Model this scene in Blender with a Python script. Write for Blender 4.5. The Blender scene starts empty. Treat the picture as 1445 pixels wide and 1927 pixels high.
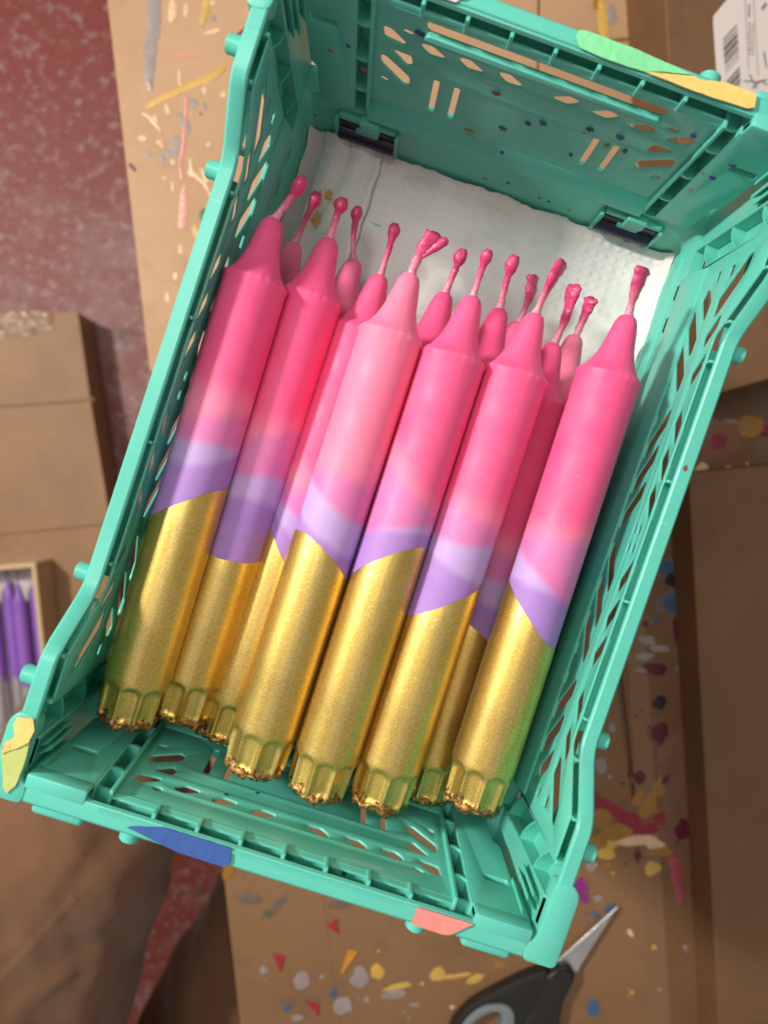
import bpy, bmesh, math, random
from mathutils import Vector, Matrix, noise
random.seed(7)
SC = bpy.context.scene
COL = SC.collection
# ------------------------------------------------------------------ camera
cam_d = bpy.data.cameras.new('camera'); cam = bpy.data.objects.new('camera', cam_d); COL.objects.link(cam)
CR, CD, CF = Vector((.94698, .31963, .03263)), Vector((.31808, -.94699, .04518)), Vector((.04534, -.03240, -.99845))
cam.matrix_world = Matrix(((CR.x, -CD.x, -CF.x, -.0147), (CR.y, -CD.y, -CF.y, -.0100), (CR.z, -CD.z, -CF.z, .3286), (0, 0, 0, 1)))
cam_d.sensor_fit = 'VERTICAL'; cam_d.sensor_height = 36; cam_d.lens = 27.05
cam_d.clip_start = .01; cam_d.clip_end = 60
cam_d.dof.use_dof = True; cam_d.dof.focus_distance = .268; cam_d.dof.aperture_fstop = 10.0
SC.camera = cam
# ------------------------------------------------------------------ room light (indoor workshop, warm lamps)
world = bpy.data.worlds.new('World'); SC.world = world; world.use_nodes = True
bg = world.node_tree.nodes['Background']; bg.inputs[0].default_value = (1.0, .95, .90, 1); bg.inputs[1].default_value = .345
def lamp(name, loc, target, sx, sy, power, color):
    l = bpy.data.lights.new(name, 'AREA'); l.shape = 'RECTANGLE'; l.size = sx; l.size_y = sy; l.energy = power; l.color = color
    o = bpy.data.objects.new(name, l); COL.objects.link(o); o.location = loc
    o.rotation_euler = (Vector(target) - Vector(loc)).to_track_quat('-Z', 'Y').to_euler()
    return o
lamp('key_lamp', (-1.10, .16, .87), (0, 0, .05), .09, .16, 23.5, (1, .955, .89))
lamp('ceiling_lamp', (-.55, .35, 1.8), (0, 0, 0), .5, .9, 13, (1, .95, .88))
SC.view_settings.view_transform = 'Standard'; SC.view_settings.look = 'None'; SC.view_settings.exposure = 0.0; SC.view_settings.gamma = 1

# ------------------------------------------------------------------ helpers
def mat(name, base, rough=.5, metal=0., build=None, spec=None):
    m = bpy.data.materials.new(name); m.use_nodes = True
    nt = m.node_tree; b = nt.nodes['Principled BSDF']
    b.inputs['Base Color'].default_value = (*base, 1); b.inputs['Roughness'].default_value = rough; b.inputs['Metallic'].default_value = metal
    if spec is not None: b.inputs['Specular IOR Level'].default_value = spec
    if build: build(nt, b)
    return m
def nd(nt, t, **k):
    n = nt.nodes.new(t)
    for a, v in k.items(): setattr(n, a, v)
    return n
def noise_node(nt, scale, detail=3, rough=.5, coord='Object', dist=0):
    tc = nd(nt, 'ShaderNodeTexCoord'); n = nd(nt, 'ShaderNodeTexNoise')
    n.inputs['Scale'].default_value = scale; n.inputs['Detail'].default_value = detail; n.inputs['Roughness'].default_value = rough; n.inputs['Distortion'].default_value = dist
    nt.links.new(tc.outputs[coord], n.inputs['Vector']); return n
def ramp(nt, src, stops):
    r = nd(nt, 'ShaderNodeValToRGB'); e = r.color_ramp.elements
    while len(e) < len(stops): e.new(.5)
    for i, (p, c) in enumerate(stops): e[i].position = p; e[i].color = (*c, 1)
    nt.links.new(src, r.inputs[0]); return r
def mixc(nt, a, b, f, mode='MIX'):
    m = nd(nt, 'ShaderNodeMix'); m.data_type = 'RGBA'; m.blend_type = mode
    for k, v in ((6, a), (7, b), (0, f)):
        if hasattr(v, 'is_output'): nt.links.new(v, m.inputs[k])
        elif isinstance(v, (int, float)): m.inputs[k].default_value = v
        else: m.inputs[k].default_value = (*v, 1)
    return m.outputs[2]
def bump(nt, b, h, strength=.3, dist=.001):
    n = nd(nt, 'ShaderNodeBump'); n.inputs['Strength'].default_value = strength; n.inputs['Distance'].default_value = dist
    nt.links.new(h, n.inputs['Height']); nt.links.new(n.outputs[0], b.inputs['Normal']); return n
def finish(me, angle=35):
    for p in me.polygons: p.use_smooth = True
    me.set_sharp_from_angle(angle=math.radians(angle))
def add(name, me, m, parent=None, **props):
    o = bpy.data.objects.new(name, me); COL.objects.link(o)
    if m is not None and not me.materials: me.materials.append(m)
    if parent is not None: o.parent = parent
    for k, v in props.items(): o[k] = v
    return o
def empty(name, loc, label, category, group=None):
    o = bpy.data.objects.new(name, None); COL.objects.link(o); o.location = loc; o.empty_display_size = .02
    o['label'] = label; o['category'] = category
    if group: o['group'] = group
    return o
def bm_mesh(bm, name='m', angle=35):
    bmesh.ops.recalc_face_normals(bm, faces=bm.faces)
    me = bpy.data.meshes.new(name); bm.to_mesh(me); bm.free(); finish(me, angle); return me
def box_into(bm, x0, x1, y0, y1, z0, z1, bev=0., seg=1):
    x0, x1 = min(x0, x1), max(x0, x1); y0, y1 = min(y0, y1), max(y0, y1); z0, z1 = min(z0, z1), max(z0, z1)
    vs = [bm.verts.new(p) for p in ((x0, y0, z0), (x1, y0, z0), (x1, y1, z0), (x0, y1, z0), (x0, y0, z1), (x1, y0, z1), (x1, y1, z1), (x0, y1, z1))]
    fs = [bm.faces.new([vs[i] for i in q]) for q in ((3, 2, 1, 0), (4, 5, 6, 7), (0, 1, 5, 4), (1, 2, 6, 5), (2, 3, 7, 6), (3, 0, 4, 7))]
    if bev > 0:
        es = {e for f in fs for e in f.edges}
        bmesh.ops.bevel(bm, geom=list(es), offset=bev, segments=seg, affect='EDGES', profile=.5)
    return vs
def box(x0, x1, y0, y1, z0, z1, bev=0., seg=1):
    bm = bmesh.new(); box_into(bm, x0, x1, y0, y1, z0, z1, bev, seg); return bm_mesh(bm)
def prism(pts, a, b, fn, bev=0., seg=1):
    """closed outline pts (u, v) extruded from a to b; fn(u, v, w) -> xyz"""
    bm = bmesh.new()
    A = [bm.verts.new(fn(u, v, a)) for u, v in pts]; B = [bm.verts.new(fn(u, v, b)) for u, v in pts]; n = len(pts)
    bm.faces.new(A); bm.faces.new(B[::-1])
    for i in range(n): bm.faces.new((A[i], B[i], B[(i + 1) % n], A[(i + 1) % n]))
    bmesh.ops.recalc_face_normals(bm, faces=bm.faces)
    if bev > 0:
        bmesh.ops.bevel(bm, geom=bm.edges[:], offset=bev, segments=seg, affect='EDGES', profile=.5)
    return bm_mesh(bm)
def rnd_poly(pts, r, n=4):
    out = []; N = len(pts)
    for i in range(N):
        p, q, s = Vector(pts[i - 1]), Vector(pts[i]), Vector(pts[(i + 1) % N])
        d1, d2 = p - q, s - q
        a = q + d1.normalized() * min(r, d1.length * .45); c = q + d2.normalized() * min(r, d2.length * .45)
        for k in range(n + 1):
            t = k / n; out.append(tuple(a * (1 - t) ** 2 + q * 2 * t * (1 - t) + c * t * t))
    return out
def grow(pts, d):
    ar = sum(a[0] * b[1] - b[0] * a[1] for a, b in zip(pts, pts[1:] + pts[:1])); sg = 1 if ar > 0 else -1
    out, N = [], len(pts)
    for i in range(N):
        p, q, r = Vector(pts[i - 1]), Vector(pts[i]), Vector(pts[(i + 1) % N])
        t = (r - p)
        if t.length < 1e-9: out.append(pts[i]); continue
        t.normalize(); out.append((q.x + t.y * d * sg, q.y - t.x * d * sg))
    return out
def plate(outer, holes, thick, bev, fn):
    """flat plate with real cut-outs and rounded edges; outlines in (u, v), fn maps (u, v, w) to xyz"""
    cu = bpy.data.curves.new('plate', 'CURVE'); cu.dimensions = '2D'; cu.fill_mode = 'BOTH'
    for pts in [grow(outer, -bev)] + [grow(h, bev) for h in holes]:
        s = cu.splines.new('POLY'); s.points.add(len(pts) - 1); s.use_cyclic_u = True
        for i, p in enumerate(pts): s.points[i].co = (p[0], p[1], 0, 1)
    cu.extrude = thick / 2 - bev; cu.bevel_depth = bev; cu.bevel_resolution = 1
    o = bpy.data.objects.new('plate', cu); COL.objects.link(o)
    bpy.context.view_layer.update(); dg = bpy.context.evaluated_depsgraph_get()
    me = bpy.data.meshes.new_from_object(o.evaluated_get(dg)); bpy.data.objects.remove(o); bpy.data.curves.remove(cu)
    me.materials.clear()
    for v in me.vertices: v.co = fn(*v.co)
    bm = bmesh.new(); bm.from_mesh(me); bpy.data.meshes.remove(me)
    bmesh.ops.remove_doubles(bm, verts=bm.verts, dist=1e-6)
    return bm_mesh(bm, angle=40)
def sweep(frames, close_ends=True, angle=35):
    """frames: list of closed loops of xyz"""
    bm = bmesh.new(); L = [[bm.verts.new(p) for p in f] for f in frames]; n = len(frames[0])
    for a, b in zip(L, L[1:]):
        for i in range(n): bm.faces.new((a[i], a[(i + 1) % n], b[(i + 1) % n], b[i]))
    if close_ends: bm.faces.new(L[0][::-1]); bm.faces.new(L[-1])
    return bm_mesh(bm, angle=angle)
def tube(path, radii, n=10, jit=0., squash=None):
    bm = bmesh.new(); rings = []; P = [Vector(p) for p in path]
    for i, p in enumerate(P):
        d = (P[min(i + 1, len(P) - 1)] - P[max(i - 1, 0)]).normalized()
        a = d.orthogonal().normalized() if i == 0 else (a - d * a.dot(d)).normalized()
        b = d.cross(a)
        ring = []
        for k in range(n):
            t = 2 * math.pi * k / n
            r = radii[i] * (1 + jit * noise.noise(p * 420 + Vector((math.cos(t), math.sin(t), i * .37)) * 1.3))
            ring.append(bm.verts.new(p + a * math.cos(t) * r + b * math.sin(t) * r))
        rings.append(ring)
    for A, B in zip(rings, rings[1:]):
        for k in range(n): bm.faces.new((A[k], A[(k + 1) % n], B[(k + 1) % n], B[k]))
    bm.faces.new(rings[0][::-1]); bm.faces.new(rings[-1])
    return bm_mesh(bm, angle=70)

CANDLES = {'C1': {'base': [-0.0637, -0.1146, 0.067], 'tip': [-0.0689, 0.0628, 0.067], 'gold': [0.0779, 0.0085, 0.001], 'head': [0.007, -0.006, 0.0135], 'fade': 0.0, 'o': (12, 8, 8, 10)}, 'C2': {'base': [-0.0482, -0.1117, 0.056], 'tip': [-0.0506, 0.0658, 0.056], 'gold': [0.0632, 0.0002, -0.0026], 'head': [0.0011, -0.006, 0.0126], 'fade': 0.0, 'o': (22, 8, 14, 5)}, 'C3': {'base': [-0.0328, -0.1161, 0.049], 'tip': [-0.0304, 0.0614, 0.049], 'gold': [0.0715, -0.0124, 0.0002], 'head': [-0.0006, -0.006, 0.017], 'fade': 0.05, 'o': (8, 7, 9, 8)}, 'C4': {'base': [-0.0174, -0.117, 0.0675], 'tip': [-0.0197, 0.0605, 0.0675], 'gold': [0.0768, -0.006, 0.0045], 'head': [0.0037, -0.006, 0.0129], 'fade': 0.55, 'o': (2, 11, 11, 9)}, 'C5': {'base': [0.0053, -0.1177, 0.069], 'tip': [0.0023, 0.0597, 0.069], 'gold': [0.0829, 0.008, 0.0049], 'head': [-0.0001, -0.006, 0.0142], 'fade': 0.05, 'o': (7, 1.5, 12, 4)}, 'C6': {'base': [0.027, -0.1155, 0.0665], 'tip': [0.0245, 0.062, 0.0665], 'gold': [0.0753, 0.0089, -0.0007], 'head': [0.0023, -0.006, 0.0176], 'fade': 0.05, 'o': (11, 9.5, 10, 5)}, 'C7': {'base': [0.046, -0.117, 0.0435], 'tip': [0.0378, 0.0603, 0.0435], 'gold': [0.0661, -0.0059, 0.0023], 'head': [-0.0001, -0.006, 0.0206], 'fade': 0.0, 'o': (10, 9, 10, 6)}, 'C8': {'base': [0.058, -0.1059, 0.067], 'tip': [0.0546, 0.0716, 0.067], 'gold': [0.0706, -0.0085, -0.0039], 'head': [-0.0019, -0.006, 0.0145], 'fade': 0.0, 'o': (13, 1.5, 17, 3)}, 'LA': {'base': [-0.0645, -0.1119, 0.036], 'tip': [-0.0653, 0.0656, 0.036], 'gold': [0.085, 0.005, 0.003], 'head': [0.0037, -0.006, 0.0182], 'fade': 0.5, 'o': (10, 8, 10, 6)}, 'LB': {'base': [-0.0422, -0.1079, 0.0255], 'tip': [-0.043, 0.0696, 0.0255], 'gold': [0.085, 0.005, 0.003], 'head': [-0.0044, -0.006, 0.0178], 'fade': 0.35, 'o': (10, 8, 10, 6)}, 'LC': {'base': [-0.0053, -0.1124, 0.041], 'tip': [-0.0061, 0.0651, 0.041], 'gold': [0.085, 0.005, 0.003], 'head': [0.0011, -0.006, 0.0153], 'fade': 0.0, 'o': (10, 8, 10, 6)}, 'LD': {'base': [0.0158, -0.1117, 0.043], 'tip': [0.015, 0.0658, 0.043], 'gold': [0.085, 0.005, 0.003], 'head': [-0.0016, -0.006, 0.0181], 'fade': 0.0, 'o': (10, 8, 10, 6)}, 'LE': {'base': [0.0265, -0.1084, 0.0205], 'tip': [0.0257, 0.0691, 0.0205], 'gold': [0.085, 0.005, 0.003], 'head': [-0.0011, -0.006, 0.0174], 'fade': 0.1, 'o': (10, 8, 10, 6)}, 'LF': {'base': [0.0499, -0.1061, 0.0215], 'tip': [0.0491, 0.0714, 0.0215], 'gold': [0.085, 0.005, 0.003], 'head': [-0.0, -0.006, 0.014], 'fade': 0.5, 'o': (10, 8, 10, 6)}, 'LG': {'base': [0.0621, -0.1112, 0.043], 'tip': [0.0613, 0.0663, 0.043], 'gold': [0.085, 0.005, 0.003], 'head': [-0.0018, -0.006, 0.0044], 'fade': 0.2, 'o': (10, 8, 10, 6)}}
SPLATS_LEFT = [[-0.2105, 0.2044, 0.0035, 0.0035, 0.34, (0.31, 0.25, 0.23)], [-0.2126, 0.1891, 0.0035, 0.0078, 0.77, (0.31, 0.25, 0.23)], [-0.214, 0.1728, 0.0035, 0.007, 0.17, (0.31, 0.25, 0.23)], [-0.2147, 0.1663, 0.0055, 0.0035, 0.34, (0.31, 0.25, 0.23)], [-0.2297, 0.1602, 0.0027, 0.0023, 0.34, (0.31, 0.25, 0.23)], [-0.2196, 0.1607, 0.0019, 0.0039, 0.34, (0.31, 0.25, 0.23)], [-0.212, 0.1605, 0.0016, 0.0023, 0.34, (0.72, 0.48, 0.28)], [-0.1791, 0.1325, 0.0043, 0.0047, 0.34, (0.08, 0.12, 0.05)], [-0.1808, 0.1192, 0.0027, 0.007, 0.68, (0.6, 0.38, 0.08)], [-0.2375, 0.1477, 0.0016, 0.0043, 1.02, (0.1, 0.008, 0.02)], [-0.2336, 0.1844, 0.0027, 0.0035, -0.18, (0.72, 0.48, 0.28)], [-0.2374, 0.1693, 0.0031, 0.0023, 0.34, (0.72, 0.48, 0.28)], [-0.227, 0.1946, 0.0016, 0.0047, 0.6, (0.72, 0.48, 0.28)], [-0.2251, 0.1705, 0.0027, 0.0016, -0.19, (0.72, 0.48, 0.28)], [-0.1917, 0.1807, 0.0019, 0.0019, 0.34, (0.72, 0.48, 0.28)], [-0.1973, 0.1578, 0.0023, 0.0039, 0.34, (0.72, 0.48, 0.28)], [-0.1878, 0.1592, 0.0019, 0.0062, 0.68, (0.72, 0.48, 0.28)], [-0.2139, 0.148, 0.0016, 0.0016, 0.34, (0.72, 0.48, 0.28)], [-0.2278, 0.2334, 0.0117, 0.0012, 0.34, (0.68, 0.25, 0.2)], [-0.2444, 0.2606, 0.0035, 0.0086, 0.26, (0.72, 0.48, 0.28)], [-0.2356, 0.2637, 0.0016, 0.0062, 0.34, (0.72, 0.48, 0.28)], [-0.2198, 0.2753, 0.0023, 0.0023, 0.35, (0.72, 0.48, 0.28)], [-0.2156, 0.2651, 0.0023, 0.0023, 0.34, (0.31, 0.25, 0.23)], [-0.2135, 0.2561, 0.0062, 0.0019, 0.6, (0.72, 0.48, 0.28)], [-0.1929, 0.2173, 0.0023, 0.0023, 0.34, (0.72, 0.48, 0.28)], [-0.2062, 0.2157, 0.0019, 0.0031, 0.34, (0.72, 0.48, 0.28)], [-0.1862, 0.2209, 0.0016, 0.0031, 0.34, (0.72, 0.48, 0.28)], [-0.2251, 0.2168, 0.0012, 0.0078, 0.34, (0.72, 0.48, 0.28)], [-0.2069, 0.1446, 0.0012, 0.0039, 0.34, (0.72, 0.48, 0.28)], [-0.1877, 0.1037, 0.0016, 0.0039, 0.34, (0.72, 0.48, 0.28)], [-0.1854, 0.0846, 0.0019, 0.0031, 0.33, (0.72, 0.48, 0.28)], [-0.1861, 0.0683, 0.0016, 0.0039, 0.33, (0.72, 0.48, 0.28)], [-0.2036, 0.199, 0.0012, 0.0012, 0.34, (0.08, 0.12, 0.05)], [-0.2028, 0.2051, 0.0016, 0.0035, 0.34, (0.31, 0.25, 0.23)], [-0.1657, 0.285, 0.0031, 0.0019, 0.17, (0.72, 0.48, 0.28)], [-0.0999, 0.2732, 0.0039, 0.0023, 0.34, (0.72, 0.48, 0.28)], [-0.0651, 0.325, 0.0016, 0.0039, 0.34, (0.31, 0.25, 0.23)]]
STROKES_LEFT = [([[-0.2601, 0.2704, 0.0051], [-0.2545, 0.2492, 0.0053], [-0.2509, 0.231, 0.0047], [-0.2473, 0.2187, 0.0039], [-0.2452, 0.2096, 0.0027], [-0.2413, 0.2024, 0.0012]], (0.31, 0.25, 0.23)), ([[-0.2409, 0.1901, 0.0019], [-0.2342, 0.1987, 0.0027], [-0.2208, 0.2121, 0.0027], [-0.2053, 0.225, 0.0025], [-0.197, 0.237, 0.0019]], (0.62, 0.36, 0.07)), ([[-0.2255, 0.281, 0.0025], [-0.2223, 0.2685, 0.0027], [-0.222, 0.2569, 0.0019]], (0.6, 0.38, 0.08)), ([[-0.2168, 0.208, 0.0014], [-0.2135, 0.1955, 0.001], [-0.2086, 0.1756, 0.0014], [-0.2061, 0.1607, 0.001], [-0.2016, 0.1504, 0.0012]], (0.68, 0.25, 0.2)), ([[-0.1988, 0.1454, 0.0019], [-0.1944, 0.1331, 0.0035], [-0.1916, 0.1182, 0.0027]], (0.68, 0.25, 0.2)), ([[-0.199, 0.1473, 0.0012], [-0.1954, 0.1348, 0.0016], [-0.1926, 0.1238, 0.0012]], (0.72, 0.48, 0.28)), ([[-0.2011, 0.1672, 0.001], [-0.1966, 0.1581, 0.0016], [-0.1861, 0.1539, 0.0014], [-0.1776, 0.1461, 0.001]], (0.72, 0.48, 0.28)), ([[-0.1967, 0.259, 0.0006], [-0.1922, 0.2657, 0.0012], [-0.1864, 0.2721, 0.0006]], (0.1, 0.008, 0.02)), ([[-0.2428, 0.1862, 0.0008], [-0.2346, 0.184, 0.0012], [-0.2254, 0.1775, 0.0008]], (0.72, 0.48, 0.28)), ([[-0.2272, 0.1709, 0.0006], [-0.2204, 0.1682, 0.001]], (0.72, 0.48, 0.28))]
SPLATS_TOP = [[0.0515, 0.3637, 0.0035, 0.0078, 0.34, (0.31, 0.25, 0.23)], [0.0884, 0.3642, 0.0023, 0.0195, 0.34, (0.31, 0.25, 0.23)], [0.0389, 0.3671, 0.0031, 0.0047, 0.34, (0.34, 0.16, 0.025)]]
STROKES_TOP = [([[0.0408, 0.3709, 0.0023], [0.0449, 0.3605, 0.0039], [0.0504, 0.3506, 0.0035], [0.0536, 0.3438, 0.0027]], (0.62, 0.36, 0.07))]
SPLATS_TABLE = [[0.1063, -0.3667, 0.0078, 0.0094, 0.3, (0.31, 0.25, 0.23)], [0.065, -0.3818, 0.0066, 0.0082, 0.3, (0.31, 0.25, 0.23)], [0.1008, -0.3918, 0.0074, 0.0078, 0.3, (0.31, 0.25, 0.23)], [0.1351, -0.3715, 0.0097, 0.0039, 0.39, (0.31, 0.25, 0.23)], [0.0353, -0.3833, 0.0031, 0.0039, 0.3, (0.31, 0.25, 0.23)], [0.0713, -0.4109, 0.0055, 0.0031, 0.3, (0.31, 0.25, 0.23)], [0.1172, -0.3589, 0.0058, 0.0062, 0.3, (0.62, 0.36, 0.07)], [0.1355, -0.3653, 0.0125, 0.0027, 0.52, (0.6, 0.38, 0.08)], [0.1613, -0.3473, 0.0066, 0.0058, 0.3, (0.62, 0.36, 0.07)], [0.1895, -0.3423, 0.0086, 0.0035, 0.75, (0.6, 0.38, 0.08)], [0.204, -0.326, 0.0047, 0.0035, 0.3, (0.34, 0.16, 0.025)], [0.0613, -0.4063, 0.0027, 0.0027, 0.3, (0.05, 0.11, 0.22)], [0.0911, -0.3844, 0.0023, 0.0043, -0.05, (0.05, 0.11, 0.22)], [0.2832, -0.3366, 0.0043, 0.0074, 0.21, (0.05, 0.11, 0.22)], [0.2707, -0.2603, 0.0035, 0.0055, -0.38, (0.05, 0.11, 0.22)], [0.2612, -0.2676, 0.0023, 0.0039, 0.84, (0.05, 0.11, 0.22)], [0.2429, -0.25, 0.0051, 0.0078, 0.66, (0.25, 0.02, 0.2)], [0.2482, -0.2579, 0.0031, 0.0039, 0.31, (0.25, 0.02, 0.2)], [0.2578, -0.1566, 0.0047, 0.0055, 0.31, (0.1, 0.008, 0.02)], [0.253, -0.0983, 0.0055, 0.0058, 0.32, (0.02, 0.012, 0.015)], [0.2412, -0.075, 0.0109, 0.0051, 0.06, (0.1, 0.008, 0.02)], [0.2523, -0.1182, 0.0019, 0.0023, 0.31, (0.02, 0.012, 0.015)], [0.289, -0.1813, 0.0148, 0.0062, 0.1, (0.26, 0.012, 0.035)], [0.3011, -0.1546, 0.0175, 0.0242, -0.03, (0.1, 0.008, 0.02)], [0.303, -0.1842, 0.0156, 0.0156, 0.31, (0.1, 0.008, 0.02)], [0.2459, -0.1874, 0.0164, 0.0058, -0.17, (0.26, 0.012, 0.035)], [0.2271, -0.1828, 0.0058, 0.0039, 0.31, (0.26, 0.012, 0.035)], [0.2712, -0.1763, 0.0058, 0.0125, -0.29, (0.34, 0.16, 0.025)], [0.2745, -0.1589, 0.0055, 0.0101, -0.12, (0.34, 0.16, 0.025)], [0.2402, -0.1957, 0.0094, 0.0101, 0.31, (0.34, 0.16, 0.025)], [0.2432, -0.2141, 0.0094, 0.0078, 0.31, (0.34, 0.16, 0.025)], [0.2547, -0.2126, 0.0078, 0.0039, 0.85, (0.62, 0.36, 0.07)], [0.2584, -0.195, 0.0039, 0.0039, 0.31, (0.6, 0.38, 0.08)], [0.2711, -0.2039, 0.0214, 0.0043, 0.38, (0.72, 0.48, 0.28)], [0.2877, -0.202, 0.0078, 0.0039, 0.31, (0.72, 0.48, 0.28)], [0.2769, -0.2141, 0.0031, 0.0047, 0.31, (0.1, 0.008, 0.02)], [0.2905, -0.2197, 0.007, 0.0062, 0.49, (0.6, 0.38, 0.08)], [0.2932, -0.221, 0.0031, 0.0031, 0.31, (0.31, 0.25, 0.23)], [0.303, -0.2023, 0.0062, 0.0039, 0.31, (0.26, 0.012, 0.035)], [0.3548, -0.2677, 0.0058, 0.0214, 0.39, (0.31, 0.25, 0.23)], [0.363, -0.2783, 0.0031, 0.0094, 0.3, (0.31, 0.25, 0.23)], [0.3479, -0.2756, 0.0027, 0.0051, 0.3, (0.75, 0.25, 0.03)], [0.3348, -0.2705, 0.0019, 0.0019, 0.31, (0.31, 0.25, 0.23)], [0.2911, -0.2725, 0.0019, 0.0039, 0.84, (0.72, 0.48, 0.28)], [0.3124, -0.2776, 0.0019, 0.0019, 0.31, (0.6, 0.38, 0.08)], [0.3078, -0.3162, 0.0016, 0.0016, 0.3, (0.6, 0.38, 0.08)], [0.3275, -0.3079, 0.0019, 0.0019, 0.3, (0.31, 0.25, 0.23)], [0.2447, -0.233, 0.0039, 0.0047, 0.31, (0.31, 0.25, 0.23)], [0.2587, -0.2545, 0.0039, 0.0031, 0.31, (0.31, 0.25, 0.23)], [0.2364, -0.24, 0.0035, 0.0055, 0.31, (0.34, 0.16, 0.025)], [0.2248, -0.0011, 0.0078, 0.0055, 0.32, (0.05, 0.11, 0.22)], [0.2373, -0.0243, 0.0097, 0.0086, 0.32, (0.05, 0.11, 0.22)], [0.2301, -0.0077, 0.0055, 0.0062, 0.32, (0.02, 0.012, 0.015)], [0.2276, -0.057, 0.007, 0.0039, 0.15, (0.31, 0.25, 0.23)], [0.2305, -0.0688, 0.0078, 0.0035, 0.41, (0.31, 0.25, 0.23)], [0.2392, -0.0596, 0.0086, 0.0031, 0.23, (0.31, 0.25, 0.23)], [0.2338, -0.0783, 0.007, 0.0023, 0.32, (0.31, 0.25, 0.23)], [0.2772, -0.0938, 0.0055, 0.0156, 0.14, (0.31, 0.25, 0.23)], [0.2266, -0.1572, 0.0055, 0.007, 0.31, (0.31, 0.25, 0.23)], [0.2249, -0.1279, 0.0031, 0.0031, 0.31, (0.31, 0.25, 0.23)], [0.2289, 0.1005, 0.014, 0.0156, 0.33, (0.26, 0.012, 0.035)], [0.2476, 0.1193, 0.0117, 0.0086, 0.33, (0.34, 0.16, 0.025)], [0.2324, 0.1141, 0.0078, 0.0047, 0.33, (0.31, 0.25, 0.23)], [0.0252, -0.3414, 0.0031, 0.0027, 0.31, (0.08, 0.12, 0.05)], [0.0082, -0.334, 0.0078, 0.0039, -0.05, (0.16, 0.12, 0.1)], [0.0738, -0.3175, 0.007, 0.0039, 0.31, (0.16, 0.12, 0.1)], [0.0302, -0.3313, 0.0062, 0.0023, 0.85, (0.16, 0.12, 0.1)], [0.1164, -0.3817, 0.0023, 0.0031, 0.3, (0.31, 0.25, 0.23)], [0.1523, -0.3748, 0.0047, 0.0019, 0.3, (0.31, 0.25, 0.23)], [0.18, -0.3684, 0.0019, 0.0019, 0.3, (0.72, 0.48, 0.28)], [-0.0132, -0.3195, 0.0039, 0.0078, -0.05, (0.34, 0.16, 0.025)], [0.2407, 0.0795, 0.0097, 0.0039, 0.67, (0.72, 0.48, 0.28)], [0.2248, 0.0762, 0.0055, 0.0078, -0.19, (0.72, 0.48, 0.28)], [0.251, 0.0328, 0.0039, 0.0047, 0.32, (0.31, 0.25, 0.23)], [0.2826, -0.1391, 0.0156, 0.0195, 0.05, (0.1, 0.008, 0.02)], [0.2945, -0.1181, 0.0086, 0.0234, 0.31, (0.1, 0.008, 0.02)], [0.2595, -0.1895, 0.014, 0.0078, -0.04, (0.26, 0.012, 0.035)], [0.2758, -0.1929, 0.0117, 0.0055, 0.49, (0.26, 0.012, 0.035)], [0.2552, -0.2017, 0.0133, 0.0086, 0.31, (0.34, 0.16, 0.025)], [0.2949, -0.204, 0.0156, 0.0047, 0.4, (0.34, 0.16, 0.025)], [0.3102, -0.1862, 0.0117, 0.0156, 0.31, (0.26, 0.012, 0.035)], [0.2618, -0.1716, 0.0047, 0.007, -0.21, (0.34, 0.16, 0.025)], [0.274, -0.0608, 0.0101, 0.0195, 0.32, (0.1, 0.008, 0.02)], [0.2491, -0.0394, 0.0086, 0.0117, 0.32, (0.1, 0.008, 0.02)], [0.251, -0.2202, 0.0101, 0.0047, 0.13, (0.6, 0.38, 0.08)], [0.2609, -0.1205, 0.0078, 0.0101, 0.31, (0.1, 0.008, 0.02)]]
STROKES_TABLE = [([[0.162, -0.3492, 0.0016], [0.1743, -0.3454, 0.0018], [0.1855, -0.3393, 0.0016]], (0.62, 0.36, 0.07)), ([[0.3033, -0.2057, 0.0051], [0.3104, -0.2207, 0.0047], [0.3205, -0.2393, 0.0027]], (0.4, 0.07, 0.1))]
SCRAPS = [[[0.0385, -0.3687], [0.0471, -0.3682], [0.0472, -0.3811]], [[0.0745, -0.3295], [0.0795, -0.3395], [0.07, -0.3361]], [[0.0729, -0.3967], [0.0824, -0.3959], [0.0852, -0.4045]]]
SCRAP_ORANGE = [[0.0906, -0.3489], [0.0983, -0.3478], [0.0927, -0.3676], [0.0909, -0.3673]]
SHEET_LEFT = [[-0.3103, 0.2977], [-0.1815, 0.0135], [-0.0399, 0.0218], [0.0213, 0.2866], [-0.0178, 0.4038]]
SHEET_TOP = [[-0.0163, 0.4043], [0.0224, 0.287], [0.0829, 0.2195], [0.1951, 0.2587], [0.0873, 0.4419]]
SHEET_TABLE = [[-0.1446, -0.0383], [-0.0228, -0.3077], [0.0542, -0.4783], [0.3627, -0.3833], [0.2851, -0.2267], [0.1396, 0.0579]]
SHEET_TABLE_R = [[0.1199, 0.1176], [0.2862, -0.2263], [0.3643, -0.3828], [0.4611, -0.353], [0.2322, 0.156]]
BOX_RIGHT = [[0.2013, 0.066], [0.3568, -0.303], [0.3827, -0.3636], [0.5101, -0.3245], [0.3064, 0.1133]]
BOX_TOP = [[0.0542, 0.3857], [0.0991, 0.2793], [0.1554, 0.192], [0.1884, 0.1157], [0.2954, 0.1896], [0.2023, 0.4395]]
FLOOR_BOX = [[-0.6734, -0.0484], [-0.3946, 0.0708], [-0.3463, -0.0292], [-0.2877, -0.1441], [-0.2344, -0.2626], [-0.1485, -0.4838], [-0.5071, -0.5992]]
TAPE_LEFT = [[-0.4976, 0.0318], [-0.4234, 0.0614], [-0.4151, 0.0391], [-0.4883, 0.0019]]
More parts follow.
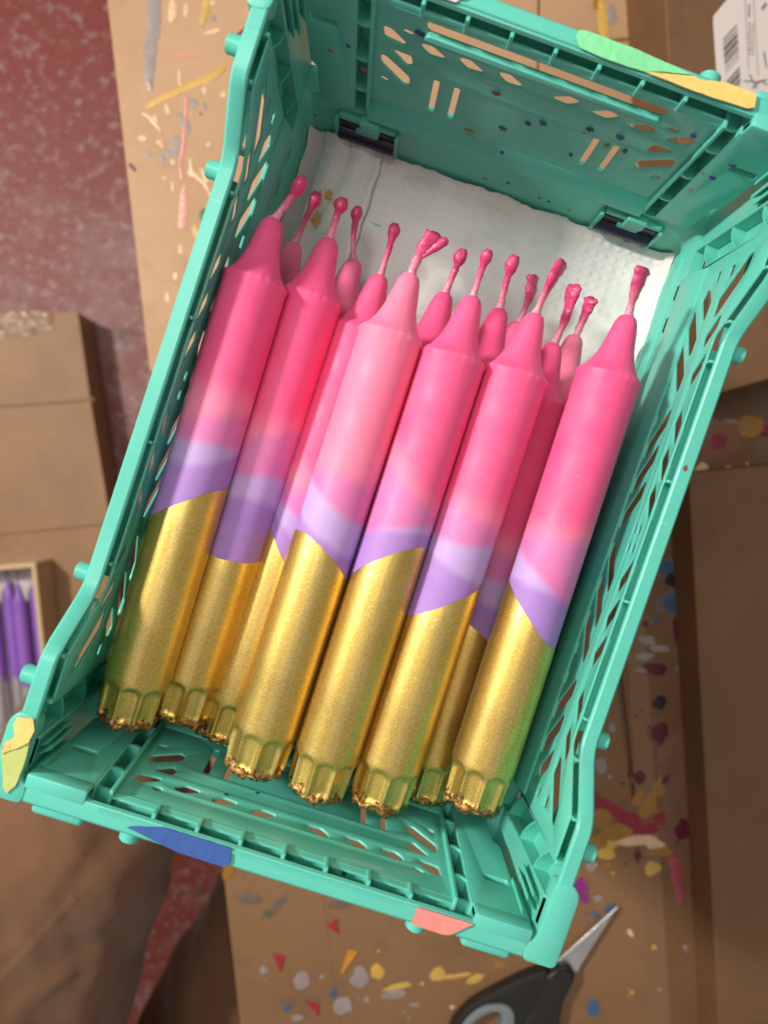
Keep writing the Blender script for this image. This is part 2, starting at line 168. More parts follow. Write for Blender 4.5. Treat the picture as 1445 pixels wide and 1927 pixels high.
LABEL = [[0.1101, 0.3527], [0.1058, 0.3413], [0.1068, 0.3375], [0.1263, 0.2935], [0.1648, 0.3071], [0.137, 0.3833], [0.1225, 0.3781]]
BARS = [[[0.1164, 0.3294], [0.1217, 0.3415], [0.1219, 0.341], [0.1166, 0.3289]], [[0.1169, 0.3284], [0.1222, 0.3404], [0.1223, 0.3401], [0.117, 0.3281]], [[0.1176, 0.3267], [0.1229, 0.3388], [0.1232, 0.3381], [0.1179, 0.3261]], [[0.1184, 0.3249], [0.1237, 0.3369], [0.1238, 0.3366], [0.1186, 0.3246]], [[0.1188, 0.324], [0.1241, 0.336], [0.1245, 0.335], [0.1193, 0.3229]], [[0.1195, 0.3225], [0.1247, 0.3345], [0.1249, 0.3341], [0.1197, 0.322]], [[0.1202, 0.321], [0.1254, 0.333], [0.1262, 0.3312], [0.121, 0.3191]], [[0.1214, 0.3182], [0.1266, 0.3303], [0.1267, 0.33], [0.1216, 0.3179]], [[0.1218, 0.3173], [0.127, 0.3293], [0.1272, 0.329], [0.122, 0.3169]], [[0.1224, 0.3161], [0.1275, 0.3281], [0.1279, 0.3272], [0.1228, 0.3152]], [[0.1232, 0.3143], [0.1283, 0.3263], [0.1284, 0.326], [0.1233, 0.314]], [[0.124, 0.3125], [0.1291, 0.3245], [0.1293, 0.324], [0.1242, 0.312]], [[0.1251, 0.3101], [0.1302, 0.3221], [0.1303, 0.3217], [0.1252, 0.3098]], [[0.1273, 0.3052], [0.1323, 0.3172], [0.1325, 0.3167], [0.1275, 0.3047]], [[0.1278, 0.304], [0.1328, 0.316], [0.1331, 0.3152], [0.1282, 0.3032]], [[0.1287, 0.3022], [0.1336, 0.3141], [0.1344, 0.3123], [0.1295, 0.3003]], [[0.1299, 0.2994], [0.1348, 0.3114], [0.1351, 0.3108], [0.1302, 0.2988]], [[0.1306, 0.2979], [0.1355, 0.3099], [0.136, 0.3086], [0.1311, 0.2967]], [[0.1317, 0.2955], [0.1365, 0.3074], [0.1367, 0.307], [0.1319, 0.295]]]
LABEL_LINES = [[[0.121, 0.358], [0.1214, 0.3582], [0.1389, 0.3171], [0.1385, 0.3169]], [[0.1262, 0.3599], [0.1266, 0.36], [0.1459, 0.316], [0.1455, 0.3159]], [[0.1244, 0.3557], [0.1257, 0.3562], [0.1282, 0.3484], [0.1269, 0.3479]], [[0.1282, 0.3449], [0.1291, 0.3452], [0.1305, 0.3443], [0.1292, 0.3435]], [[0.1306, 0.3457], [0.1313, 0.346], [0.1323, 0.3442], [0.1316, 0.344]], [[0.129, 0.3427], [0.1298, 0.343], [0.1313, 0.3421], [0.13, 0.3413]], [[0.1314, 0.3436], [0.132, 0.3438], [0.133, 0.342], [0.1324, 0.3418]], [[0.1305, 0.3408], [0.1313, 0.3411], [0.1324, 0.3401], [0.1308, 0.3391]], [[0.1322, 0.3414], [0.1328, 0.3416], [0.1338, 0.3399], [0.1332, 0.3396]], [[0.1306, 0.3384], [0.1319, 0.3388], [0.1327, 0.3377], [0.1316, 0.337]], [[0.133, 0.3392], [0.1336, 0.3394], [0.1346, 0.3377], [0.134, 0.3375]], [[0.1313, 0.3362], [0.1322, 0.3365], [0.1334, 0.3355], [0.1324, 0.3348]], [[0.1338, 0.337], [0.1344, 0.3373], [0.1354, 0.3355], [0.1348, 0.3353]], [[0.1329, 0.3343], [0.1337, 0.3346], [0.1348, 0.3335], [0.1332, 0.3326]], [[0.1345, 0.3349], [0.1352, 0.3351], [0.1362, 0.3333], [0.1355, 0.3331]], [[0.1335, 0.332], [0.1339, 0.3322], [0.1351, 0.3312], [0.134, 0.3304]], [[0.1353, 0.3327], [0.136, 0.3329], [0.137, 0.3312], [0.1363, 0.3309]], [[0.1341, 0.3298], [0.1352, 0.3302], [0.1364, 0.3292], [0.1347, 0.3283]], [[0.1361, 0.3305], [0.1368, 0.3307], [0.1378, 0.329], [0.1371, 0.3288]], [[0.1352, 0.3277], [0.1354, 0.3278], [0.137, 0.3269], [0.1355, 0.3261]], [[0.1369, 0.3283], [0.1376, 0.3286], [0.1386, 0.3268], [0.1379, 0.3266]]]
LETTER_E = [[[0.1333, 0.3565], [0.1346, 0.3601], [0.1354, 0.3597], [0.1342, 0.3561]], [[0.1333, 0.3565], [0.134, 0.3567], [0.1347, 0.3556], [0.134, 0.355]], [[0.134, 0.3581], [0.1345, 0.3583], [0.1355, 0.3566], [0.135, 0.3562]], [[0.1346, 0.3601], [0.1349, 0.3606], [0.1361, 0.3589], [0.1357, 0.3584]]]
GREEN_MARKS = [[[0.144, 0.3312, 0.0005], [0.1457, 0.3283, 0.0004], [0.149, 0.3224, 0.0003]], [[0.14, 0.3147, 0.0005], [0.1439, 0.3111, 0.0003], [0.1476, 0.3079, 0.0003]], [[0.1378, 0.3096, 0.0003], [0.1462, 0.3119, 0.0003], [0.1522, 0.3155, 0.0003]], [[0.1444, 0.3067, 0.0003], [0.1482, 0.3134, 0.0003], [0.1534, 0.3124, 0.0003]]]
TAPE_BANDS = [[[0.1904, -0.0084], [0.2044, -0.0037], [0.3454, -0.3309], [0.3296, -0.3358]]]
SCI_BLADE = [[0.2722, -0.2539], [0.2425, -0.3073], [0.2454, -0.3095], [0.2509, -0.3082], [0.2598, -0.3114], [0.2603, -0.3056]]
SCI_H1 = [[0.2429, -0.3105], [0.2473, -0.3061], [0.2526, -0.3066], [0.2568, -0.3113], [0.2576, -0.3171], [0.2549, -0.3326], [0.2579, -0.3511], [0.267, -0.3807], [0.2659, -0.3985], [0.2543, -0.402], [0.2334, -0.3847], [0.231, -0.3595], [0.2364, -0.3384], [0.237, -0.3253], [0.2357, -0.3192]]
SCI_H2 = [[0.2367, -0.3124], [0.2391, -0.3267], [0.2377, -0.3423], [0.2304, -0.3619], [0.225, -0.3897], [0.2105, -0.4094], [0.1924, -0.4063], [0.1812, -0.3924], [0.181, -0.373], [0.1897, -0.3551], [0.21, -0.3337], [0.2261, -0.3187]]
SCI_RING = [[0.212, -0.3472], [0.2212, -0.3491], [0.2259, -0.3614], [0.2239, -0.3815], [0.2125, -0.398], [0.1971, -0.3963], [0.1878, -0.384], [0.1877, -0.369], [0.1972, -0.3535]]
SCI_HOLE = [[0.2077, -0.3533], [0.2151, -0.3562], [0.2165, -0.3687], [0.2132, -0.3839], [0.2052, -0.3916], [0.1975, -0.3875], [0.1941, -0.3778], [0.1957, -0.3652]]
SCI_PIVOT = [0.2478, -0.3143]
CREASES = [('top', [[0.009, 0.3263], [0.0933, 0.362]], -0.236), ('top', [[0.0784, 0.3923], [0.1031, 0.3416]], -0.236), ('tab', [[0.0509, -0.2991], [0.1052, -0.4112]], -0.236), ('tabr', [[0.3205, -0.1785], [0.3806, -0.3212]], -0.236)]
CREASES_BOX = [[[-0.4706, -0.0769], [-0.3443, -0.0232]], [[-0.4248, -0.2239], [-0.2828, -0.1594]]]


# ------------------------------------------------------------------ materials
def plastic_build(nt, b):
    n = noise_node(nt, 60, 4)
    c = mixc(nt, (.115, .60, .475), (.145, .65, .52), n.outputs[0])
    g = noise_node(nt, 23, 6, .7); f = ramp(nt, g.outputs[0], [(.58, (0, 0, 0)), (.8, (1, 1, 1))])
    c2 = mixc(nt, c, (.19, .44, .36), f.outputs[0])
    tc = nd(nt, 'ShaderNodeTexCoord'); v = nd(nt, 'ShaderNodeTexVoronoi'); v.inputs['Scale'].default_value = 95
    wv = nd(nt, 'ShaderNodeVectorMath', operation='ADD'); nn = noise_node(nt, 400, 2); sc_ = nd(nt, 'ShaderNodeVectorMath', operation='SCALE'); sc_.inputs['Scale'].default_value = .0022
    nt.links.new(nn.outputs['Color'], sc_.inputs[0]); nt.links.new(tc.outputs['Object'], wv.inputs[0]); nt.links.new(sc_.outputs[0], wv.inputs[1]); nt.links.new(wv.outputs[0], v.inputs['Vector'])
    sp = nd(nt, 'ShaderNodeSeparateColor'); nt.links.new(v.outputs['Color'], sp.inputs[0])
    dm = nd(nt, 'ShaderNodeMath', operation='LESS_THAN'); dm.inputs[1].default_value = .085; nt.links.new(v.outputs['Distance'], dm.inputs[0])
    gm = nd(nt, 'ShaderNodeMath', operation='GREATER_THAN'); gm.inputs[1].default_value = .80; nt.links.new(sp.outputs[0], gm.inputs[0])
    mm_ = nd(nt, 'ShaderNodeMath', operation='MULTIPLY'); nt.links.new(dm.outputs[0], mm_.inputs[0]); nt.links.new(gm.outputs[0], mm_.inputs[1])
    pc = ramp(nt, sp.outputs[1], [(0, (.03, .06, .2)), (.4, (.04, .09, .25)), (.45, (.3, .08, .08)), (.7, (.35, .3, .1)), (.75, (.6, .66, .6))]); pc.color_ramp.interpolation = 'CONSTANT'
    c3 = mixc(nt, c2, pc.outputs[0], mm_.outputs[0])
    mp = nd(nt, 'ShaderNodeMapping'); mp.inputs['Scale'].default_value = (60, 900, 500); mp.inputs['Rotation'].default_value = (.3, .5, .6); nt.links.new(tc.outputs['Object'], mp.inputs[0])
    sn = nd(nt, 'ShaderNodeTexNoise'); sn.inputs['Scale'].default_value = 1; sn.inputs['Detail'].default_value = 1; nt.links.new(mp.outputs[0], sn.inputs['Vector'])
    c4 = mixc(nt, c3, (.40, .68, .60), ramp(nt, sn.outputs[0], [(.70, (0,) * 3), (.78, (.5,) * 3)]).outputs[0])
    nt.links.new(c4, b.inputs['Base Color'])
    n2 = noise_node(nt, 900, 2); bump(nt, b, n2.outputs[0], .05, .0005)
    tr = nd(nt, 'ShaderNodeBsdfTranslucent'); tr.inputs[0].default_value = (.06, .55, .38, 1)
    mx = nd(nt, 'ShaderNodeMixShader'); mx.inputs[0].default_value = .16
    out = nt.nodes['Material Output']
    nt.links.new(b.outputs[0], mx.inputs[1]); nt.links.new(tr.outputs[0], mx.inputs[2]); nt.links.new(mx.outputs[0], out.inputs[0])
M_PLA = mat('mint_plastic', (.1, .58, .42), .34, build=plastic_build)
M_NAVY = mat('navy_pin_and_recess', (.012, .012, .04), .35)
M_DARK = mat('gap_shade', (.004, .02, .015), .8)

HOT, PEACH, MAUVE, PALE, LAV = (.86, .082, .25), (.86, .22, .36), (.68, .17, .42), (.47, .34, .65), (.36, .195, .55)
def wax_build(nt, b):
    tc = nd(nt, 'ShaderNodeTexCoord'); wob = noise_node(nt, 90, 2)
    sub = nd(nt, 'ShaderNodeMath', operation='MULTIPLY_ADD'); sub.inputs[1].default_value = .003; sub.inputs[2].default_value = -.0015
    nt.links.new(wob.outputs[0], sub.inputs[0])
    def attr(n):
        a = nd(nt, 'ShaderNodeAttribute'); a.attribute_type = 'OBJECT'; a.attribute_name = n; return a
    col = LAV
    fade = attr('fade')
    for k, (nm, c, w) in enumerate((('plane_a', PALE, .0018), ('plane_b', MAUVE, .0022), ('plane_c', PEACH, .0030), ('plane_d', HOT, .0058))):
        a = attr(nm)
        dot = nd(nt, 'ShaderNodeVectorMath', operation='DOT_PRODUCT')
        nt.links.new(tc.outputs['Object'], dot.inputs[0]); nt.links.new(a.outputs['Vector'], dot.inputs[1])
        off = attr(nm + '_offset')
        d = nd(nt, 'ShaderNodeMath', operation='SUBTRACT'); nt.links.new(dot.outputs['Value'], d.inputs[0]); nt.links.new(off.outputs['Fac'], d.inputs[1])
        d2 = nd(nt, 'ShaderNodeMath', operation='ADD'); nt.links.new(d.outputs[0], d2.inputs[0]); nt.links.new(sub.outputs[0], d2.inputs[1])
        mr = nd(nt, 'ShaderNodeMapRange'); mr.interpolation_type = 'SMOOTHSTEP'; mr.inputs[1].default_value = -w; mr.inputs[2].default_value = w
        nt.links.new(d2.outputs[0], mr.inputs[0])
        if c is HOT:
            c = mixc(nt, HOT, (.93, .30, .42), fade.outputs['Fac'])
        col = mixc(nt, col, c, mr.outputs[0])
    mott = noise_node(nt, 55, 3); f = ramp(nt, mott.outputs[0], [(.35, (0, 0, 0)), (.75, (1, 1, 1))])
    col = mixc(nt, col, mixc(nt, col, (.95, .45, .58), .12), f.outputs[0])
    scr = noise_node(nt, 700, 1, .4, dist=.6); f2 = ramp(nt, scr.outputs[0], [(.79, (0, 0, 0)), (.83, (1, 1, 1))])
    col = mixc(nt, col, mixc(nt, col, (.95, .7, .8), .25), f2.outputs[0])
    nt.links.new(col, b.inputs['Base Color'])
    b.inputs['Subsurface Weight'].default_value = .5; b.inputs['Subsurface Radius'].default_value = (1, .45, .6); b.inputs['Subsurface Scale'].default_value = .0042
    rr = noise_node(nt, 120, 4); r2 = ramp(nt, rr.outputs[0], [(.3, (.50,) * 3), (.7, (.66,) * 3)]); nt.links.new(r2.outputs[0], b.inputs['Roughness'])
    n2 = noise_node(nt, 260, 4, .6); bump(nt, b, n2.outputs[0], .12, .0006)
M_WAX = mat('dip_dyed_wax', HOT, .42, build=wax_build)
def gold_build(nt, b):
    n = noise_node(nt, 2300, 2, .7); n3 = noise_node(nt, 40, 3)
    c = ramp(nt, n.outputs[0], [(.30, (.58, .36, .060)), (.50, (.74, .50, .125)), (.72, (.92, .72, .30))])
    tc = nd(nt, 'ShaderNodeTexCoord'); sx = nd(nt, 'ShaderNodeSeparateXYZ'); nt.links.new(tc.outputs['Object'], sx.inputs[0])
    nn = noise_node(nt, 230, 5, .65)
    ma = nd(nt, 'ShaderNodeMath', operation='MULTIPLY_ADD'); ma.inputs[1].default_value = .017; ma.inputs[2].default_value = -.0052; nt.links.new(nn.outputs[0], ma.inputs[0])
    lt = nd(nt, 'ShaderNodeMath', operation='LESS_THAN'); nt.links.new(sx.outputs['Z'], lt.inputs[0]); nt.links.new(ma.outputs[0], lt.inputs[1])
    n4 = noise_node(nt, 600, 3); rust = ramp(nt, n4.outputs[0], [(.35, (.16, .06, .015)), (.55, (.45, .22, .07)), (.7, (.85, .55, .25))])
    col = mixc(nt, c.outputs[0], rust.outputs[0], lt.outputs[0])
    col = mixc(nt, col, mixc(nt, col, (.42, .27, .05), .45), ramp(nt, n3.outputs[0], [(.45, (0,) * 3), (.7, (1,) * 3)]).outputs[0])
    smp = nd(nt, 'ShaderNodeMapping'); smp.inputs['Scale'].default_value = (320, 320, 14); nt.links.new(tc.outputs['Object'], smp.inputs[0]); sno = nd(nt, 'ShaderNodeTexNoise'); sno.inputs['Scale'].default_value = 1; sno.inputs['Detail'].default_value = 2; nt.links.new(smp.outputs[0], sno.inputs['Vector'])
    col = mixc(nt, col, mixc(nt, col, (.98, .78, .38), .3), ramp(nt, sno.outputs[0], [(.52, (0,) * 3), (.72, (1,) * 3)]).outputs[0])
    nt.links.new(col, b.inputs['Base Color'])
    rr = ramp(nt, n3.outputs[0], [(.3, (.33,) * 3), (.7, (.45,) * 3)]); nt.links.new(rr.outputs[0], b.inputs['Roughness'])
    bump(nt, b, n.outputs[0], .13, .0004)
M_GOLD = mat('gold_paint', (.8, .5, .1), .4, .9, build=gold_build)
def crust_build(nt, b):
    n4 = noise_node(nt, 500, 4, .7); rust = ramp(nt, n4.outputs[0], [(.33, (.09, .034, .010)), (.5, (.33, .16, .05)), (.68, (.80, .52, .23))])
    nt.links.new(rust.outputs[0], b.inputs['Base Color']); bump(nt, b, n4.outputs[0], .6, .001)
M_CRUST = mat('gold_crust', (.5, .3, .1), .45, .8, build=crust_build)
def wick_build(nt, b):
    tc = nd(nt, 'ShaderNodeTexCoord'); sx = nd(nt, 'ShaderNodeSeparateXYZ'); nt.links.new(tc.outputs['Object'], sx.inputs[0])
    mr = nd(nt, 'ShaderNodeMapRange'); mr.inputs[1].default_value = .1775; mr.inputs[2].default_value = .186; nt.links.new(sx.outputs['Z'], mr.inputs[0])
    n = noise_node(nt, 700, 3)
    ad = nd(nt, 'ShaderNodeMath', operation='MULTIPLY_ADD'); ad.inputs[1].default_value = .8; ad.inputs[2].default_value = -.4; nt.links.new(n.outputs[0], ad.inputs[0])
    s = nd(nt, 'ShaderNodeMath', operation='ADD', use_clamp=True); nt.links.new(ad.outputs[0], s.inputs[0]); nt.links.new(mr.outputs[0], s.inputs[1])
    c = mixc(nt, (.80, .33, .42), (.62, .045, .16), s.outputs[0]); nt.links.new(c, b.inputs['Base Color'])
    bump(nt, b, n.outputs[0], .6, .0008)
M_WICK = mat('waxed_wick', (.62, .05, .16), .33, build=wick_build)
def paper_build(nt, b):
    tc = nd(nt, 'ShaderNodeTexCoord'); v = nd(nt, 'ShaderNodeTexVoronoi'); v.inputs['Scale'].default_value = 230; v.inputs['Randomness'].default_value = .12
    mp = nd(nt, 'ShaderNodeMapping'); mp.inputs['Scale'].default_value = (1, 1, 0); nt.links.new(tc.outputs['Object'], mp.inputs[0]); nt.links.new(mp.outputs[0], v.inputs['Vector'])
    d = ramp(nt, v.outputs['Distance'], [(.18, (1, 1, 1)), (.36, (0, 0, 0))])
    k = noise_node(nt, 26, 3); km = ramp(nt, k.outputs[0], [(.42, (0, 0, 0)), (.56, (1, 1, 1))])
    h = mixc(nt, (0, 0, 0), d.outputs[0], km.outputs[0])
    f = noise_node(nt, 800, 3); w = noise_node(nt, 75, 3, .6)
    h2 = mixc(nt, h, f.outputs[0], .3); h3 = mixc(nt, h2, w.outputs[0], .5)
    bump(nt, b, h3, .55, .0012)
    s = noise_node(nt, 38, 4, .6); c = ramp(nt, s.outputs[0], [(.34, (.66, .65, .61)), (.5, (.78, .765, .73)), (.7, (.82, .79, .75))]); nt.links.new(c.outputs[0], b.inputs['Base Color'])
    b.inputs['Sheen Weight'].default_value = .2
M_PAPER = mat('paper_towel', (.78, .76, .73), .9, build=paper_build)
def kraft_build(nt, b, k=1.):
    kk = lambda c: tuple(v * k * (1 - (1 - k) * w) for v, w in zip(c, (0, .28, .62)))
    n = noise_node(nt, 7, 5, .6); f = noise_node(nt, 260, 3, .6)
    tc = nd(nt, 'ShaderNodeTexCoord'); mp = nd(nt, 'ShaderNodeMapping'); mp.inputs['Rotation'].default_value = (0, 0, .42); mp.inputs['Scale'].default_value = (260, 9, 1)
    n2 = nd(nt, 'ShaderNodeTexNoise'); n2.inputs['Scale'].default_value = 1; n2.inputs['Detail'].default_value = 2
    nt.links.new(tc.outputs['Object'], mp.inputs[0]); nt.links.new(mp.outputs[0], n2.inputs['Vector'])
    c = ramp(nt, n.outputs[0], [(.3, kk((.36, .205, .105))), (.5, kk((.43, .25, .13))), (.72, kk((.47, .285, .155)))])
    c1 = c.outputs[0]
    c2 = mixc(nt, c1, kk((.50, .31, .17)), ramp(nt, f.outputs[0], [(.55, (0,) * 3), (.8, (.5,) * 3)]).outputs[0])
    g = noise_node(nt, 16, 6, .7); c3 = mixc(nt, c2, kk((.23, .13, .075)), ramp(nt, g.outputs[0], [(.56, (0,) * 3), (.78, (.55,) * 3)]).outputs[0])
    nt.links.new(c3, b.inputs['Base Color']); bump(nt, b, n2.outputs[0], .18, .0008)
M_KRAFT = mat('kraft_cardboard', (.42, .24, .12), .62, build=kraft_build)
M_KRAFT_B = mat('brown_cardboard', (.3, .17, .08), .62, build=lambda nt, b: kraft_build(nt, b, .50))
M_KRAFT_D = mat('shaded_cardboard', (.22, .12, .06), .6, build=lambda nt, b: kraft_build(nt, b, .38))  # kraft colour darkened to carry the shade right of the crate
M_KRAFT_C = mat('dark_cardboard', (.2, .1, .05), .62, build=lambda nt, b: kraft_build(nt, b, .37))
M_KRAFT_E = mat('box_cardboard', (.3, .17, .08), .62, build=lambda nt, b: kraft_build(nt, b, .74))
M_EDGE = mat('cardboard_edge', (.22, .12, .06), .8)
def floor_build(nt, b):
    n = noise_node(nt, 4.2, 9, .68, dist=.5); n2 = noise_node(nt, 26, 8, .76); n3 = noise_node(nt, 80, 7, .72)
    c = ramp(nt, n.outputs[0], [(.42, (.19, .022, .013)), (.52, (.19, .036, .025)), (.59, (.22, .085, .070)), (.72, (.26, .155, .14))])
    c2 = mixc(nt, c.outputs[0], (.19, .030, .020), ramp(nt, n2.outputs[0], [(.50, (0,) * 3), (.58, (.85,) * 3)]).outputs[0])
    c3 = mixc(nt, c2, (.34, .26, .245), ramp(nt, n3.outputs[0], [(.53, (0,) * 3), (.64, (.62,) * 3)]).outputs[0])
    c4 = mixc(nt, c3, (.06, .03, .02), ramp(nt, noise_node(nt, 21, 3).outputs[0], [(.66, (0,) * 3), (.74, (.8,) * 3)]).outputs[0])
    nt.links.new(c4, b.inputs['Base Color']); bump(nt, b, n2.outputs[0], .2, .003)
M_FLOOR = mat('worn_red_concrete', (.3, .12, .09), .55, build=floor_build)
PAINT = {}
def paint(c, rough=.35, metal=0.):
    k = (c, rough, metal)
    if k not in PAINT:
        def pb(nt, b):
            n = noise_node(nt, 130, 4, .65); nt.links.new(mixc(nt, tuple(v * .6 for v in c), tuple(min(1, v * 1.2) for v in c), n.outputs[0]), b.inputs['Base Color'])
            bump(nt, b, n.outputs[0], .4, .001)
        PAINT[k] = mat('dried_paint', c, rough, metal, build=pb)
    return PAINT[k]

# ------------------------------------------------------------------ crate
crate = empty('plastic_crate', (0, 0, 0), 'turquoise plastic folding crate with cut-out sides holding the pink and gold candles', 'crate')
HX, HY, TOP, DIP = .0855, .131, .105, .0868
def rim_z(y):
    a = abs(y)
    if a < .0695: return DIP
    if a > .0870: return TOP
    t = (a - .0695) / (.0175); return DIP + (TOP - DIP) * t
# base tray
def rloop(hx, hy, z, r=.006, n=4):
    out = []
    for (sx, sy, a0) in ((1, -1, -90), (1, 1, 0), (-1, 1, 90), (-1, -1, 180)):
        for k in range(n + 1):
            a = math.radians(a0 + 90 * k / n); out.append((sx * (hx - r) + r * math.cos(a), sy * (hy - r) + r * math.sin(a), z))
    return out
loops = [rloop(.0815, .127, 0), rloop(.083, .1285, .003), rloop(.084, .1300, .0345), rloop(.0835, .1295, .0360), rloop(.0790, .1202, .0360, .004), rloop(.0785, .1194, .0340, .004), rloop(.0783, .1180, .014, .004), rloop(.0765, .1155, .008, .003)]
tray = add('base_tray', sweep(loops), M_PLA, crate)
for s in (-1, 1):                                   # sill mouldings along the long rails
    add('rail_moulding', prism([(.0785, .0360), (.0772, .0370), (.0770, .0490), (.0783, .0560), (.0800, .0560), (.0800, .0360)], -.1, .1, lambda u, v, w: (s * u, w, v), .0004), M_PLA, tray)
    add('rail_moulding', prism([(.0783, .020), (.0774, .021), (.0778, .0265), (.0786, .0275), (.0786, .02)], -.112, .112, lambda u, v, w: (s * u, w, v), .0003), M_PLA, tray)
    for y, z in ((.083, .034), (.096, .034)):
        add('slot_shade', box(s * .0779, s * .0790, y - .003, y + .003, z - .0015, z + .0015, .0004), M_DARK, tray)  # solid near-black box, the darkness of an open slot put into colour
# floor cut-outs are hidden under candles and paper; raised floor ribs show at the edges
for k in range(7):
    y = -.09 + k * .03
    add('floor_rib', box(-.073, .073, y - .0006, y + .0006, .0078, .0085), M_PLA, tray)
# ---- side walls
def side_holes():
    H = []
    def both(pts, r=.0005):
        H.append(rnd_poly([(y, z) for y, z in pts], r, 2)); H.append(rnd_poly([(-y, z) for y, z in pts][::-1], r, 2))
    mm = lambda L: [(a / 1000, b / 1000) for a, b in L]
    for k in range(3):
        o = -13.0 * k
        both(mm([(45.6 + o, 68.2), (45.8 + o, 66.4), (33.4 + o, 56.6), (29 + o, 57.2), (28.8 + o, 58.6), (40.4 + o, 68.4)]))
        both(mm([(45.4 + o, 76.9), (41 + o, 74.9), (33.4 + o, 80.0), (33.4 + o, 81.0), (39.5 + o, 81.0)]))
    for k in range(2):
        o = 13.0 * k
        both(mm([(53.0 + o, 68.0), (52.8 + o, 66.2), (65 + o, 56.6), (69.6 + o, 57.2), (69.8 + o, 58.6), (58 + o, 68.2)]))
    both(mm([(53.0, 76.8), (57.5, 74.9), (63.6, 80.0), (63.4, 81.0), (59, 81.0)]))
    both(mm([(66.2, 76.8), (70.4, 75.2), (76.6, 81.2), (76.0, 82.6), (73, 82.4)]))
    both(mm([(77.4, 78.0), (78.0, 76.2), (83.6, 75.6), (94.6, 88.0), (95.2, 91), (90, 90.2)]))
    both(mm([(77.8, 69.4), (78.6, 68.0), (86.6, 61.6), (89.4, 63.4), (88.6, 66), (84.0, 69.6)]))
    for y, z, a, bb in ((54.4, 57.4, 2.0, .8), (43, 57.4, 2.0, .8), (92.6, 78.6, 1.8, 1.1), (93.2, 68.6, 1.8, .9), (3.3, 72.8, 1.5, .8), (3.3, 77.0, 1.5, .8)):
        both(mm([(y - a, z - bb), (y + a, z - bb), (y + a, z + bb), (y - a, z + bb)]), .0007)
    return H
SIDE_HOLES = side_holes()
SIDE_Y = [-.1015, -.0870, -.0695, .0695, .0870, .1015]
